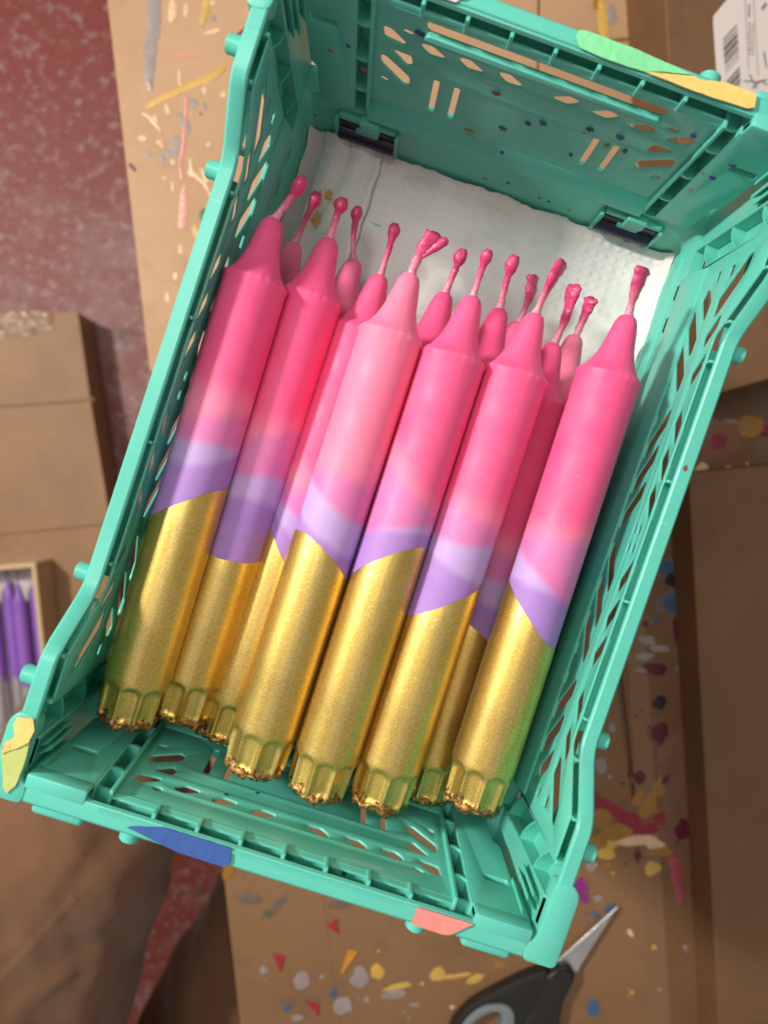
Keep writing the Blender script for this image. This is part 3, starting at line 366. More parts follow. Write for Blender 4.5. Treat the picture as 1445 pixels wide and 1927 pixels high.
def side_wall(s):
    outer = [(-.1015, .0375), (.1015, .0375)] + [(y, rim_z(y) - .0046) for y in SIDE_Y[::-1]]
    outer = rnd_poly(outer, .0015, 2)
    w = add('side_wall', plate(outer, [grow([(a, b - .0007) for a, b in h], .0003) for h in SIDE_HOLES], .0008, .0003, lambda u, v, t: (s * (.0794 - t), u, v)), M_PLA, crate)
    # rim: swept angle section that dips in the middle
    ys = []
    for y in (-.131, -.1, -.0895, -.0870, -.0840, -.0725, -.0695, -.0665, -.04, 0, .04, .0665, .0695, .0725, .0840, .0870, .0895, .1, .131): ys.append(y)
    def zz(y):
        v = [rim_z(y + d) for d in (-.003, -.0015, 0, .0015, .003)]; return sum(v) / 5
    sec = [(.0806, -.0004), (.0812, 0), (.0849, 0), (.0856, -.0007), (.0856, -.009), (.0845, -.009), (.0845, -.0022), (.0812, -.0022), (.0806, -.0018)]
    rim = add('rim', sweep([[(s * x, y, zz(y) + dz) for x, dz in sec] for y in ys], angle=28), M_PLA, w)
    back = [(-.1015, .0760), (.1015, .0760)] + [(y, rim_z(y) - .0015) for y in SIDE_Y[::-1]]
    add('channel', plate(back, [], .0012, .0002, lambda u, v, t: (s * (.0842 + t), u, v)), M_PLA, w)
    add('channel', prism([(.0808, 0), (.0838, 0), (.0838, .0012), (.0808, .0012)], -.066, .066, lambda u, v, t: (s * u, t, DIP - .0085 + v)), M_PLA, w)
    for y in (-.0875, -.0735, -.0610, -.0205, .0205, .0610, .0735, .0875):
        z = zz(y)
        add('rib', box(s * .0795, s * .0842, y - .0005, y + .0005, z - .0080, z - .0022, .0002), M_PLA, w)
    # corner ladder: two rails, curved steps, recessed back
    for e in (-1, 1):
        add('ladder_back', box(s * .0842, s * .0855, e * .1005, e * .1305, .036, .0985), M_PLA, w)
        add('ladder_rail', prism([(.1000, .0365), (.1014, .0365), (.1024, .1018), (.1010, .1018)], .0790, .0843, lambda u, v, t: (s * t, e * u, v), .0003), M_PLA, w)
        add('ladder_rail', prism([(.1122, .0300), (.1133, .0300), (.1133, .1018), (.1122, .1018)], .0790, .0843, lambda u, v, t: (s * t, e * u, v), .0003), M_PLA, w)
        add('corner_strip', prism([(.1131, .0355), (.1305, .0355), (.1305, .1022), (.1131, .1022)], .0800, .0815, lambda u, v, t: (s * t, e * u, v), .0003), M_PLA, w)
        for k, z in enumerate((.0250, .0445, .0650, .0855)):
            pts = []
            for i in range(7):
                t = i / 6; pts.append((.1012 + .0110 * t, z + .0100 * (1 - t) ** 1.7))
            pts = pts + [(a, b - .0011) for a, b in pts[::-1]]
            add('ladder_step', prism(pts, .0795, .0842, lambda u, v, t: (s * t, e * u, v)), M_PLA, w)
        # broad corner cap with outward tab
        cap = rnd_poly([(.0800, .1065), (.0856, .1052), (.0884, .1085), (.0884, .1318), (.0775, .1318), (.0775, .1262), (.0800, .1245)], .0022, 4)
        if s * e < 0: cap = cap[::-1]
        add('corner_cap', prism(cap, TOP - .0062, TOP + .0003, lambda u, v, t: (s * u, e * v, t), .0006, 2), M_PLA, w)
        for y in (.0965, .0665):
            z = zz(y) - .0055
            bm = bmesh.new(); bmesh.ops.create_cone(bm, cap_ends=True, segments=20, radius1=.0029, radius2=.0029, depth=.0055, matrix=Matrix.Translation((s * .0876, e * y, z)) @ Matrix.Rotation(math.pi / 2, 4, 'Y'))
            bmesh.ops.bevel(bm, geom=[ed for ed in bm.edges if abs((ed.verts[0].co.x - ed.verts[1].co.x)) < 1e-5], offset=.0005, segments=2, affect='EDGES')
            add('peg', bm_mesh(bm), M_PLA, w)
        for dx, dy in ((.0760, .1170), (.0774, .1155), (.0757, .1215), (.0771, .1228)):
            add('clip_prong', prism([(-.0007, .080), (.0007, .080), (.0016, .097), (.0010, .0985), (.0002, .097)], -.0016, .0016, lambda u, v, t: (s * (dx + t * .9 + .0016), e * (dy + u + t * .7), v)), M_PLA, w)
    return w
side_wall(1); side_wall(-1)
# ---- end walls
def end_face(z): return .1223 + (z - .07) * .067
def end_holes(side):
    H = []
    mm = lambda L: [(a / 1000, b / 1000) for a, b in L]
    def both(pts, r=.0008):
        H.append(rnd_poly(pts, r, 3)); H.append(rnd_poly([(-x, z) for x, z in pts][::-1], r, 3))
    both(mm([(-51.4, 86.2), (-49, 86), (-44.2, 82), (-44.4, 80.6), (-50.8, 81.4)]))
    both(mm([(-45.4, 86.8), (-44.6, 88.2), (-41.8, 87.6), (-42.6, 86.2)]), .001)
    both(mm([(-48, 76.3), (-41.9, 76.3), (-41.2, 72.2), (-42.7, 71)]))
    both(mm([(-51.4, 71.9), (-49.8, 71.7), (-41.6, 65), (-41.2, 61), (-42.9, 60.2), (-51.2, 67.9)]))
    both(mm([(-51.4, 59.2), (-50.6, 60.4), (-48.2, 59.4), (-49, 58.2)]), .001)
    for c in (-34.9, -22.3, -9.1):
        both(mm([(c - 3.9, 84.2), (c - .8, 84.7), (c + 4.0, 81.6), (c + 3.2, 80.7), (c - .9, 80.3), (c - 3.6, 82.4)]), .0007)
    for c in (-32.0, -24.8):
        both(mm([(c - .75, 49.8), (c + .75, 49.8), (c + .75, 68.3), (c - .75, 68.3)]), .0004)
    if side > 0: H.append(rnd_poly(mm([(-38, 91.2), (38, 91.2), (38, 95.6), (-38, 95.6)]), .0018, 4))
    return H
def end_wall(s, shift, dz, ribs):
    T = lambda u, v, t: (u + shift, s * (end_face(v) - t + .0008), v)
    w = add('end_wall', plate([(-.0545, .0370), (.0545, .0370), (.0545, .0988), (-.0545, .0988)], [grow([(a, b - .0005) for a, b in h], .0003) for h in end_holes(s)], .0009, .0003, T), M_PLA, crate)
    def P(name, pts, a, b, bev=.0003, seg=1, par=w):     # outline in (x, z), depth measured outward from the inner face
        return add(name, prism(pts, a, b, lambda u, v, t: (u, s * (end_face(v) + t), v), bev, seg), M_PLA, par)
    # handle lip below the slot, and the bevelled sill at the bottom of the panel
    if s > 0: P('handle_lip', rnd_poly([(-.0385, .0886), (.0385, .0886), (.0375, .0912), (-.0375, .0912)], .001, 3), -.0016, .0005, .0005, 2)
    add('panel_sill', prism([(-.0028, .0355), (-.0030, .0362), (0, .0440), (.0008, .0440), (.0008, .0355)], -.0545, .0545, lambda u, v, t: (t, s * (end_face(v) + u), v), .0003), M_PLA, w)
    # flange
    fl = [(.1250, .1034), (.1253, TOP - .0002), (.1258, TOP), (.1305, TOP), (.1312, TOP - .0006), (.1312, .0930), (.1299, .0930), (.1299, .1028), (.1254, .1028)]
    add('rim', prism(fl, -.0775, .0775, lambda u, v, t: (t, s * u, v)), M_PLA, w)
    fr = [(.1258, TOP), (.1262, TOP + .0006), (.1268, TOP + .0006), (.1272, TOP)]
    add('rim_bead', prism(fr, -.0560, .0560, lambda u, v, t: (t, s * u, v)), M_PLA, w)
    add('pocket_floor', box(-.0595, .0595, s * .1243, s * .1305, .0950, .0962), M_PLA, w)
    for x in ribs:
        add('rib', box(x - .0006, x + .0006, s * .1236, s * .1300, .0960, .1032, .0002), M_PLA, w)
    # ladder strips and outer blocks
    for e in (-1, 1):
        x0, x1 = sorted((e * .0548, e * .0602))
        P('ladder_back', [(x0, .036), (x1, .036), (x1, .099), (x0, .099)], .0052, .0062, 0)
        for x in (x0, x1):
            P('ladder_rail', [(x - .0006, .036), (x + .0006, .036), (x + .0006, .0992), (x - .0006, .0992)], -.0016, .0054, .0002)
        for z in (.0375, .0520, .0695, .0870):
            n = 6
            pts = [(x0 + (x1 - x0) * i / n, z - .0012 * math.sin(math.pi * i / n)) for i in range(n + 1)]
            pts += [(a, b - .0012) for a, b in pts[::-1]]
            P('ladder_step', pts, -.0014, .0053, 0)
        xa = e * .0602; o = [(xa, .0370), (e * .0730, .0370), (e * .0736, .056), (e * .0758, .0585), (e * .0768, .0850), (e * .0772, .1043), (xa, .1043)]
        if e < 0: o = o[::-1]
        sl = [(e * .066, .0800), (e * .0745, .0800), (e * .0745, .0832), (e * .066, .0832)]
        add('corner_block', plate(rnd_poly(o, .0008, 2), [rnd_poly(sl if e > 0 else sl[::-1], .0008, 3)], .0024, .0004, lambda u, v, t: (u, s * (end_face(v) - t - .0006), v)), M_PLA, w)
        add('corner_block', box(e * .0602, e * .0785, s * .1222, s * .1268, .0985, TOP + .0004, .0009, 2), M_PLA, w)
        # latch: rounded box on the outside of the rim
        add('latch', box(e * .0595, e * .0755, s * .1262, s * .1352, .0885, .1022, .0016, 3), M_PLA, w)
        add('latch', box(e * .0565, e * .0795, s * .1290, s * .1338, .0880, .0965, .0012, 2), M_PLA, w)
        # hinge at the bottom: navy pin in a U-shaped lip, with two clip tabs
        hx = e * .0540
        h = add('hinge', box(hx - .0115, hx + .0115, s * .1172, s * .1192, .0120, .0280, .0006), M_NAVY, w)  # navy box inside the lip, coloured as the shaded recess
        add('hinge_lip', prism(rnd_poly([(-.0128, .0300), (-.0128, .0100), (.0128, .0100), (.0128, .0300), (.0113, .0300), (.0113, .0118), (-.0113, .0118), (-.0113, .0300)], .0006, 2), .1158, .1200, lambda u, v, t: (hx + u, s * t, v)), M_PLA, h)
        add('hinge_tab', box(hx - .0045, hx + .0045, s * .1162, s * .1202, .0225, .0262, .0005), M_PLA, h)
        add('hinge_tab', box(hx - .0030, hx + .0050, s * .1158, s * .1202, .0265, .0335, .0005), M_PLA, h)
        add('hinge_tab', box(hx - .0113, hx + .0113, s * .1170, s * .1202, .0290, .0320, .0004), M_PLA, h)
        bm = bmesh.new(); bmesh.ops.create_cone(bm, cap_ends=True, segments=14, radius1=.0036, radius2=.0036, depth=.0222, matrix=Matrix.Translation((hx, s * .1178, .0190)) @ Matrix.Rotation(math.pi / 2, 4, 'Y'))
        add('hinge_pin', bm_mesh(bm), M_NAVY, h)
    for x in (-.0455, .0452) if s < 0 else (-.0455, .0458):
        bm = bmesh.new(); bmesh.ops.create_cone(bm, cap_ends=True, segments=20, radius1=.0031, radius2=.0031, depth=.005, matrix=Matrix.Translation((x, s * .1328, .0995)) @ Matrix.Rotation(math.pi / 2, 4, 'X'))
        bmesh.ops.bevel(bm, geom=[ed for ed in bm.edges if abs((ed.verts[0].co.y - ed.verts[1].co.y)) < 1e-5], offset=.0005, segments=2, affect='EDGES')
        add('peg', bm_mesh(bm), M_PLA, w)
    return w
end_wall(1, 0, 0, [-.0402, -.0268, -.0134, 0, .0134, .0268, .0402])
end_wall(-1, 0, 0, [-.0402, -.0268, -.0134, 0, .0134, .0268, .0402])
# ---- tape strips stuck on the rim
def tape_mat(c, streak=1.):
    def tb(nt, b):
        n = noise_node(nt, 420, 4, .65); n2 = noise_node(nt, 60, 3)
        k = mixc(nt, tuple(v * .86 for v in c), tuple(min(1, v * 1.1) for v in c), n.outputs[0])
        nt.links.new(mixc(nt, k, tuple(v * .8 for v in c), ramp(nt, n2.outputs[0], [(.5, (0,) * 3), (.75, (.7,) * 3)]).outputs[0]), b.inputs['Base Color']); bump(nt, b, n.outputs[0], .35, .0006)
    return mat('masking_tape', c, .75, build=tb)
def ragged(pts, amp=.0005, step=.0018):
    out = []; N = len(pts)
    for i in range(N):
        a, b = Vector(pts[i]), Vector(pts[(i + 1) % N]); n = max(1, int((b - a).length / step)); d = (b - a); nrm = Vector((-d.y, d.x)).normalized()
        for k in range(n): out.append(tuple(a + d * k / n + nrm * random.uniform(-amp, amp) * (0 if k == 0 else .45)))
    return out
def tape(pts, z, m, label, amp=.0004, wrink=.00025):
    pts = ragged(pts, amp); bm = bmesh.new()
    lo = [bm.verts.new((x, y, z)) for x, y in pts]; hi = [bm.verts.new((x, y, z + .0003)) for x, y in pts]; n = len(pts)
    bm.faces.new(hi)
    for i in range(n): bm.faces.new((lo[i], lo[(i + 1) % n], hi[(i + 1) % n], hi[i]))
    if wrink:
        bmesh.ops.triangulate(bm, faces=[f for f in bm.faces if len(f.verts) > 4])
        bmesh.ops.subdivide_edges(bm, edges=bm.edges[:], cuts=2)
        for v in bm.verts:
            if v.co.z > z + .0002: v.co.z += wrink * abs(noise.noise(v.co * 330))
    return add('tape_strip', bm_mesh(bm), m, crate, label=label)
ZT = TOP + .0007
M_BLUE = tape_mat((.037, .10, .34)); M_CORAL = tape_mat((.80, .27, .23)); M_YEL = tape_mat((.80, .56, .16)); M_LIME = tape_mat((.50, .56, .17)); M_GREEN = tape_mat((.22, .70, .33)); M_PASTEL = tape_mat((.62, .62, .66))
tape([(-.0462, -.1285), (-.0450, -.1278), (-.0360, -.1252), (-.0155, -.1252), (-.0146, -.1296), (-.0160, -.1312), (-.0300, -.1311)], ZT, M_BLUE, 'blue masking tape', .00012)
tape([(.0425, -.1254), (.0600, -.1253), (.0545, -.1305), (.0520, -.1311), (.0422, -.1309)], ZT, M_CORAL, 'coral masking tape', .00012)
tape([(-.0858, -.1070), (-.0815, -.1060), (-.0800, -.1090), (-.0805, -.1130), (-.0830, -.1155), (-.0868, -.1185), (-.0872, -.1155), (-.0848, -.1125), (-.0862, -.1095)], TOP + .0010, M_YEL, 'crumpled yellow tape', .0004, .0012)
tape([(-.0804, -.1130), (-.0800, -.1210), (-.0804, -.1265), (-.0822, -.1295), (-.0838, -.1280), (-.0850, -.1240), (-.0872, -.1185), (-.0835, -.1155)], TOP + .0006, M_LIME, 'yellow-green tape', .0003)
tape([(.0040, .1302), (.0060, .1308), (.0220, .1308), (.0395, .1296), (.0310, .1276), (.0250, .1256), (.0130, .1253), (.0060, .1257), (.0038, .1280)], ZT, M_GREEN, 'pale green masking tape', .00015)
tape([(.0255, .1256), (.0310, .1270), (.0395, .1292), (.0411, .1288), (.0490, .1306), (.0582, .1306), (.0590, .1268), (.0570, .1258), (.0450, .1253), (.0370, .1253)], ZT + .0003, M_YEL, 'yellow masking tape', .00015)
tape([(-.0405, .1309), (-.0300, .1309), (-.0290, .1285), (-.0315, .1256), (-.0390, .1254)], ZT, M_PASTEL, 'pastel patterned tape', .00015)
# dried wax and paint specks on the back wall and rail
SPECK = [(-.0600, .0830, (.025, .05, .2)), (-.0662, .0770, (.28, .10, .09)), (-.0545, .0700, (.35, .15, .15)), (-.0380, .0985, (.02, .05, .16)), (.0035, .0730, (.03, .06, .22)), (.0078, .0760, (.05, .10, .25)), (-.0040, .0650, (.03, .06, .18)), (-.0145, .0560, (.3, .25, .05)), (.0230, .0820, (.03, .06, .22)), (-.0030, .0300, (.55, .28, .02)), (.0060, .0330, (.04, .09, .25)), (.0200, .0300, (.55, .1, .1)), (.0240, .0300, (.04, .08, .25)), (.0330, .0290, (.35, .3, .08)), (.0440, .0420, (.6, .08, .1)), (.0330, .0830, (.08, .12, .3)), (.0370, .0770, (.05, .10, .28)), (.0310, .0760, (.3, .3, .06)), (.0220, .0640, (.04, .04, .22)), (.0680, .0930, (.04, .03, .22)), (.0660, .0830, (.04, .05, .24)), (.0620, .0810, (.05, .06, .2)), (.0520, .0970, (.03, .05, .25)), (.0640, .0720, (.3, .14, .08)), (-.0100, .0830, (.3, .06, .06))]
for x, z, c in [(x - .002, z - (.0095 if z > .046 else .011), c) for x, z, c in SPECK]:
    bm = bmesh.new(); n = 11; rx, rz = random.uniform(.0010, .0022), random.uniform(.0006, .0013); a0 = random.uniform(-.7, .3)
    y0 = end_face(z) - (.0020 if abs(x) > .060 else 0.0002) if z > .037 else (.1180 + (z - .014) * .07 - .0001)
    c0 = bm.verts.new((x, y0 - .0006, z)); ring = []
    for k in range(n):
        t = 2 * math.pi * k / n; q = random.uniform(.6, 1.25)
        u, v = rx * math.cos(t) * q, rz * math.sin(t) * q
        ring.append(bm.verts.new((x + u * math.cos(a0) - v * math.sin(a0), y0 + .0003, z + u * math.sin(a0) + v * math.cos(a0))))
    for k in range(n): bm.faces.new((c0, ring[k], ring[(k + 1) % n]))
    add('paint_speck', bm_mesh(bm), paint(c, .35), crate)

# ------------------------------------------------------------------ candles
R0 = .0112; LEN = .1775; SH = .1555; FL = .0150      # radius, length, shoulder height, flute height
def body_r(z):
    if z <= SH - .001: return R0 - .0003 * (1 - min(1, (z - FL) / .12)) * 0
    t = (z - SH) / (LEN - SH)
    if t <= 0: return R0
    prof = [(0, .0112), (.025, .0107), (.10, .0091), (.25, .0072), (.45, .0058), (.68, .0048), (.86, .0040), (.95, .0031), (1, .0014)]
    for (a, ra), (b, rb) in zip(prof, prof[1:]):
        if t <= b: return ra + (rb - ra) * (t - a) / (b - a)
    return .001
def make_body():
    bm = bmesh.new(); n = 96; zs = [.045, .06, .07, .11, .14, SH - .0018, SH - .0010, SH - .0004, SH]
    zs += [SH + (LEN - SH) * t for t in (.012, .025, .06, .10, .17, .25, .35, .45, .57, .68, .78, .86, .91, .95, .98, 1)]
    rings = []
    for z in zs:
        ring = []
        for k in range(n):
            t = 2 * math.pi * k / n; r = body_r(z) - .0002
            if abs(z - SH) < .0015: r += .00022 + .00034 * noise.noise(Vector((math.cos(t) * 6, math.sin(t) * 6, 1.5))) + .00016 * noise.noise(Vector((math.cos(t) * 17, math.sin(t) * 17, z * 900)))
            if z > SH + .002: r *= 1 + .02 * noise.noise(Vector((math.cos(t), math.sin(t), z * 160)))
            ring.append(bm.verts.new((r * math.cos(t), r * math.sin(t), z)))
        rings.append(ring)
    for A, B in zip(rings, rings[1:]):
        for k in range(n): bm.faces.new((A[k], A[(k + 1) % n], B[(k + 1) % n], B[k]))
    bm.faces.new(rings[0][::-1]); bm.faces.new(rings[-1])
    return bm_mesh(bm, angle=60)
BODY = make_body(); BODY.materials.append(M_WAX)
NF = 9
def gold_r(t, z, ph):
    """painted foot: flutes with arched tops, slightly tapered and lumpy at the end"""
    if z >= FL + .002: return R0
    u = ((t + ph) / (2 * math.pi) * NF) % 1 - .5
    arch = FL + .0004 - .0020 * (2 * u) ** 2 * (1 if abs(u) < .44 else 1.25)
    d = arch - z
    k = max(0., min(1., d / .0012)); k = k * k * (3 - 2 * k)
    edge = max(0., 1 - (abs(u) / .46) ** 6)
    r = R0 - .00025 * max(0, min(1, (FL + .001 - z) / .003)) - k * edge * (.00115 + .00045 * (1 - (2 * u) ** 2))
    r = R0 - (R0 - r) * min(1., max(0., z / .0042)) if z < .0042 else r
    r -= .0007 * max(0, (FL - z) / FL)
    if z < .0036: r -= .0030 * (1 - z / .0036) ** 2
    return r
def make_gold(g, seed):
    bm = bmesh.new(); n = 144; rings = []; ph = seed * .37
    low = [.0002 + (FL + .003) * i / 26 for i in range(27)]
    up = 14
    for j in range(len(low) + up):
        ring = []
        for k in range(n):
            t = 2 * math.pi * k / n; x, y = math.cos(t), math.sin(t)
            topz = g[0] + g[1] * x - g[2] * y + .0004 * noise.noise(Vector((x * 2, y * 2, seed)))
            if j < len(low):
                z = low[j]; r = gold_r(t, z, ph)
                if z < .006:
                    r += (.0008 * noise.noise(Vector((x * 5, y * 5, z * 420 + seed * 3))) + .0004 * noise.noise(Vector((x * 13, y * 13, z * 900 + seed)))) * (1 - z / .006)
                if j == 0: z += .0007 * noise.noise(Vector((x * 4, y * 4, seed * 2.)))
            else:
                q = (j - len(low) + 1) / up; z = low[-1] + (topz - low[-1]) * q; r = R0 + (0 if q < 1 else -.00012)
            ring.append(bm.verts.new((r * x, r * y, z)))
        rings.append(ring)
    for A, B in zip(rings, rings[1:]):
        for k in range(n): bm.faces.new((A[k], A[(k + 1) % n], B[(k + 1) % n], B[k]))
    c = bm.verts.new((0, 0, .0008))
    for k in range(n): bm.faces.new((c, rings[0][(k + 1) % n], rings[0][k]))
    me = bm_mesh(bm, angle=70); me.materials.append(M_GOLD); return me
def make_wick(head, style, seed):
    rnd = random.Random(seed); P0 = Vector((0, 0, LEN - .0012)); H = Vector(head) + Vector((0, 0, LEN))
    bend = Vector((rnd.uniform(-.0012, .0012), rnd.uniform(-.001, .001), 0)); path, rad = [], []
    N = 16
    for i in range(N + 1):
        t = i / N; p = P0.lerp(H, t) + bend * math.sin(math.pi * t) + Vector((rnd.uniform(-1, 1), rnd.uniform(-1, 1), 0)) * .00010
        r = .00150 - .00030 * math.sin(math.pi * min(1, t * 1.4))
        if t < .14: r += .0008 * (1 - t / .14) ** 2
        if style == 'knob': 
            if t > .62: q = (t - .62) / .38; r = .0011 + .0014 * math.sin(min(1, q) * math.pi * .93) ** 1.2
        elif style == 'flat':
            r += .0011 * t ** 1.5 + .0007 * noise.noise(Vector((t * 5.5, seed * 1.7, 0))) * (.3 + t)
            if t > .96: r *= .6
        elif style == 'thin':
            r *= .85
            if t > .7: q = (t - .7) / .3; r = .0010 + .0012 * math.sin(q * math.pi * .97)
        path.append(p); rad.append(max(.0004, r))
    me = tube(path, rad, 12, .20)
    if style == 'flat':
        ang = rnd.uniform(0, math.pi); dv = Vector((math.cos(ang), math.sin(ang), 0))
        for v in me.vertices:
            t = min(1, max(0, (v.co.z - P0.z) / (H.z - P0.z))); c = P0.lerp(H, t) + bend * math.sin(math.pi * t); o = v.co - c; k = o.dot(dv)
            v.co -= dv * k * .45 * t; e = o - dv * k; e.z = 0; v.co += e * .35 * t
            if t > .85: v.co.z += .0009 * noise.noise(Vector((v.co.x * 1500, v.co.y * 1500, seed)))
    me.materials.append(M_WICK); return me, H
INFO = {
'C1': ('leftmost top candle leaning on the crate side, long wick with a bulging knob', 'knob'),
'C2': ('candle with broad lavender band dipping round into the gold, second from left', 'knob'),
'C3': ('sunken candle half covered by the palest pink candle, thin round-headed wick', 'thin'),
'C4': ('palest baby pink candle with a forked double wick and high curved gold edge', 'flat'),
'C5': ('hot pink candle just right of the palest candle, gold edge rising rightwards', 'thin'),
'C6': ('hot pink candle with large pale lilac patch and lumpy wick, right of centre', 'flat'),
'C7': ('sunken candle squeezed low between two hot pink candles near the right, frayed fat wick', 'flat'),
'C8': ('rightmost top candle with lavender point cut steeply by gold and diamond-headed wick', 'flat'),
'LA': ('dusty pale pink candle tip low behind the leftmost candles, slim knob wick', 'thin'),
'LB': ('dusty pink candle tip low between the second and third wicks from left, very thin wick', 'thin'),
'LC': ('lower candle with fat drop-shaped wick peeping behind the palest pink candle', 'knob'),
'LD': ('lower candle with bulging round wick between the two central hot pink candles', 'knob'),
'LE': ('deepest lying candle tip with a short rough wick on the paper, right of centre', 'flat'),
'LF': ('faded rose candle tip low on the paper next to the rightmost top candle', 'flat'),
'LG': ('lower candle almost hidden below the rightmost top candle along the crate side', 'thin')}
BANDS = {'C1': [(.25, .5), (.1, .0), (.3, .2), (0, .1)], 'C2': [(.1, -.3), (.25, -.2), (.5, .0), (.3, 0)], 'C3': [(-.6, .1), (-.4, 0), (-.1, 0), (0, 0)],
 'C4': [(-.45, .2), (-.45, .35), (0, .1), (0, .1)], 'C5': [(.1, .2), (.35, -.1), (-.5, .3), (-.9, .2)], 'C6': [(-.3, .2), (.15, .25), (-.3, .2), (.0, -.2)],
 'C7': [(-.2, .1), (.0, .1), (-.2, 0), (0, 0)], 'C8': [(.05, .2), (-.6, .25), (.1, 0), (.1, 0)]}
for i, (k, c) in enumerate(CANDLES.items()):
    b, t = Vector(c['base']), Vector(c['tip']); ax = (t - b).normalized(); right = ax.cross(Vector((0, 0, 1))).normalized(); dn = ax.cross(right)
    root = empty('candle', b, INFO[k][0], 'candle', 'pink and gold dip-dyed candles in the crate')
    root.rotation_euler = Matrix(((right.x, dn.x, ax.x), (right.y, dn.y, ax.y), (right.z, dn.z, ax.z))).to_euler()
    body = add('wax_body', BODY, None, root)
    body['fade'] = float(c['fade'])
    g = c['gold']; z = g[0] + g[2]; tilts = BANDS.get(k, [(0, 0)] * 4)
    for nm, o, (tx, ty) in zip(('plane_a', 'plane_b', 'plane_c', 'plane_d'), c['o'], tilts):
        z += o / 1000
        body[nm] = [-float(tx), -float(ty), 1.0]; body[nm + '_offset'] = float(z + ty * R0)
    add('gold_dip', make_gold(g, i + 1), None, root)
    me, H = make_wick(c['head'], INFO[k][1], 40 + i)
    wk = add('wick', me, None, root)
    if k == 'C4':
        p0 = Vector((0, 0, LEN)).lerp(H, .45); q = H + Vector((.0042, 0, -.0004))
        me2 = tube([p0.lerp(q, s / 8) for s in range(9)], [.0010, .0011, .0012, .0013, .0014, .0015, .0016, .0015, .0009], 10, .25); add('wick', me2, M_WICK, root)
    # dried drips round the foot
    bm = bmesh.new(); n, rings = 110, []
    for q in range(n):
        a = 2 * math.pi * q / n; ca, sa_ = math.cos(a), math.sin(a); rr = R0 - .0019
        w = .00025 + .0017 * max(0, noise.noise(Vector((ca * 2.3, sa_ * 2.3, i * 5.1))) + .22) + .0005 * abs(noise.noise(Vector((ca * 11, sa_ * 11, i * 3.3))))
        zc = .0021 + .0020 * noise.noise(Vector((ca * 3.5, sa_ * 3.5, i * 7.7 + 2)))
        ring = []
        for m_ in range(7):
            e_ = 2 * math.pi * m_ / 7; k_ = w * (1 + .5 * noise.noise(Vector((ca * 24, sa_ * 24, e_ * 1.5 + i))))
            r_ = rr + k_ * math.cos(e_) * .75; ring.append(bm.verts.new((r_ * ca, r_ * sa_, zc + k_ * 1.5 * math.sin(e_))))
        rings.append(ring)
    for q in range(n):
        A_, B_ = rings[q], rings[(q + 1) % n]
        for m_ in range(7): bm.faces.new((A_[m_], A_[(m_ + 1) % 7], B_[(m_ + 1) % 7], B_[m_]))
    add('gold_crust', bm_mesh(bm, angle=80), M_CRUST, root)

# ------------------------------------------------------------------ paper towel
def towel_z(x, y):
    z = .0090 + .0008 * noise.noise(Vector((x * 60, y * 60, .3))) + .0004 * noise.noise(Vector((x * 170, y * 170, 4)))
    if y > .110: z += (y - .110) * .6 * (1 + .3 * noise.noise(Vector((x * 70, 0, 2))))
    if x > .074: z += (x - .074) * 1.2
    if x < -.074: z += (-.074 - x) * 1.0
    return z
def sheet(x0, x1, y0, y1, nx, ny, zf, wob=.0012, th=.0003):
    bm = bmesh.new(); G = []
    for i in range(nx + 1):
        row = []
        for j in range(ny + 1):
            x = x0 + (x1 - x0) * i / nx; y = y0 + (y1 - y0) * j / ny
            if j == ny: y += wob * noise.noise(Vector((x * 90, 1, 0))) + wob * .6 * noise.noise(Vector((x * 300, 5, 0)))
            if i in (0, nx): x += wob * noise.noise(Vector((3, y * 90, 0)))
            row.append(bm.verts.new((x, y, zf(x, y))))
        G.append(row)
    for i in range(nx):
        for j in range(ny): bm.faces.new((G[i][j], G[i + 1][j], G[i + 1][j + 1], G[i][j + 1]))
    return bm_mesh(bm, angle=80)
towel = add('paper_towel', sheet(-.0772, .0782, -.02, .1165, 90, 80, towel_z), M_PAPER, None, label='crumpled white embossed paper towel lining the crate floor under the candle wicks', category='paper towel')
def fold_z(x, y):
    return towel_z(x, y) + .0011 + .0021 * abs(math.sin(x * 300 + 2 * noise.noise(Vector((x * 40, y * 30, 1))))) + .0008 * noise.noise(Vector((x * 220, y * 40, 9)))
add('folded_layer', sheet(-.0700, -.0465, .01, .1165, 60, 50, fold_z, .0018), M_PAPER, towel)
for (x, y, rx, ry) in ((-.0665, .0905, .0030, .0038), (-.0640, .0835, .0022, .0038), (-.0625, .0945, .0018, .002)):
    bm = bmesh.new(); ring = []; n = 18; c0 = bm.verts.new((x, y, fold_z(x, y) + .0012))
    for k in range(n):
        a = 2 * math.pi * k / n; q = random.uniform(.55, 1.2); px, py = x + rx * q * math.cos(a), y + ry * q * math.sin(a); ring.append(bm.verts.new((px, py, fold_z(px, py) + .0006)))
    for k in range(n): bm.faces.new((c0, ring[k], ring[(k + 1) % n]))
    add('wax_stain', bm_mesh(bm), paint((.75, .45, .13), .7), towel)

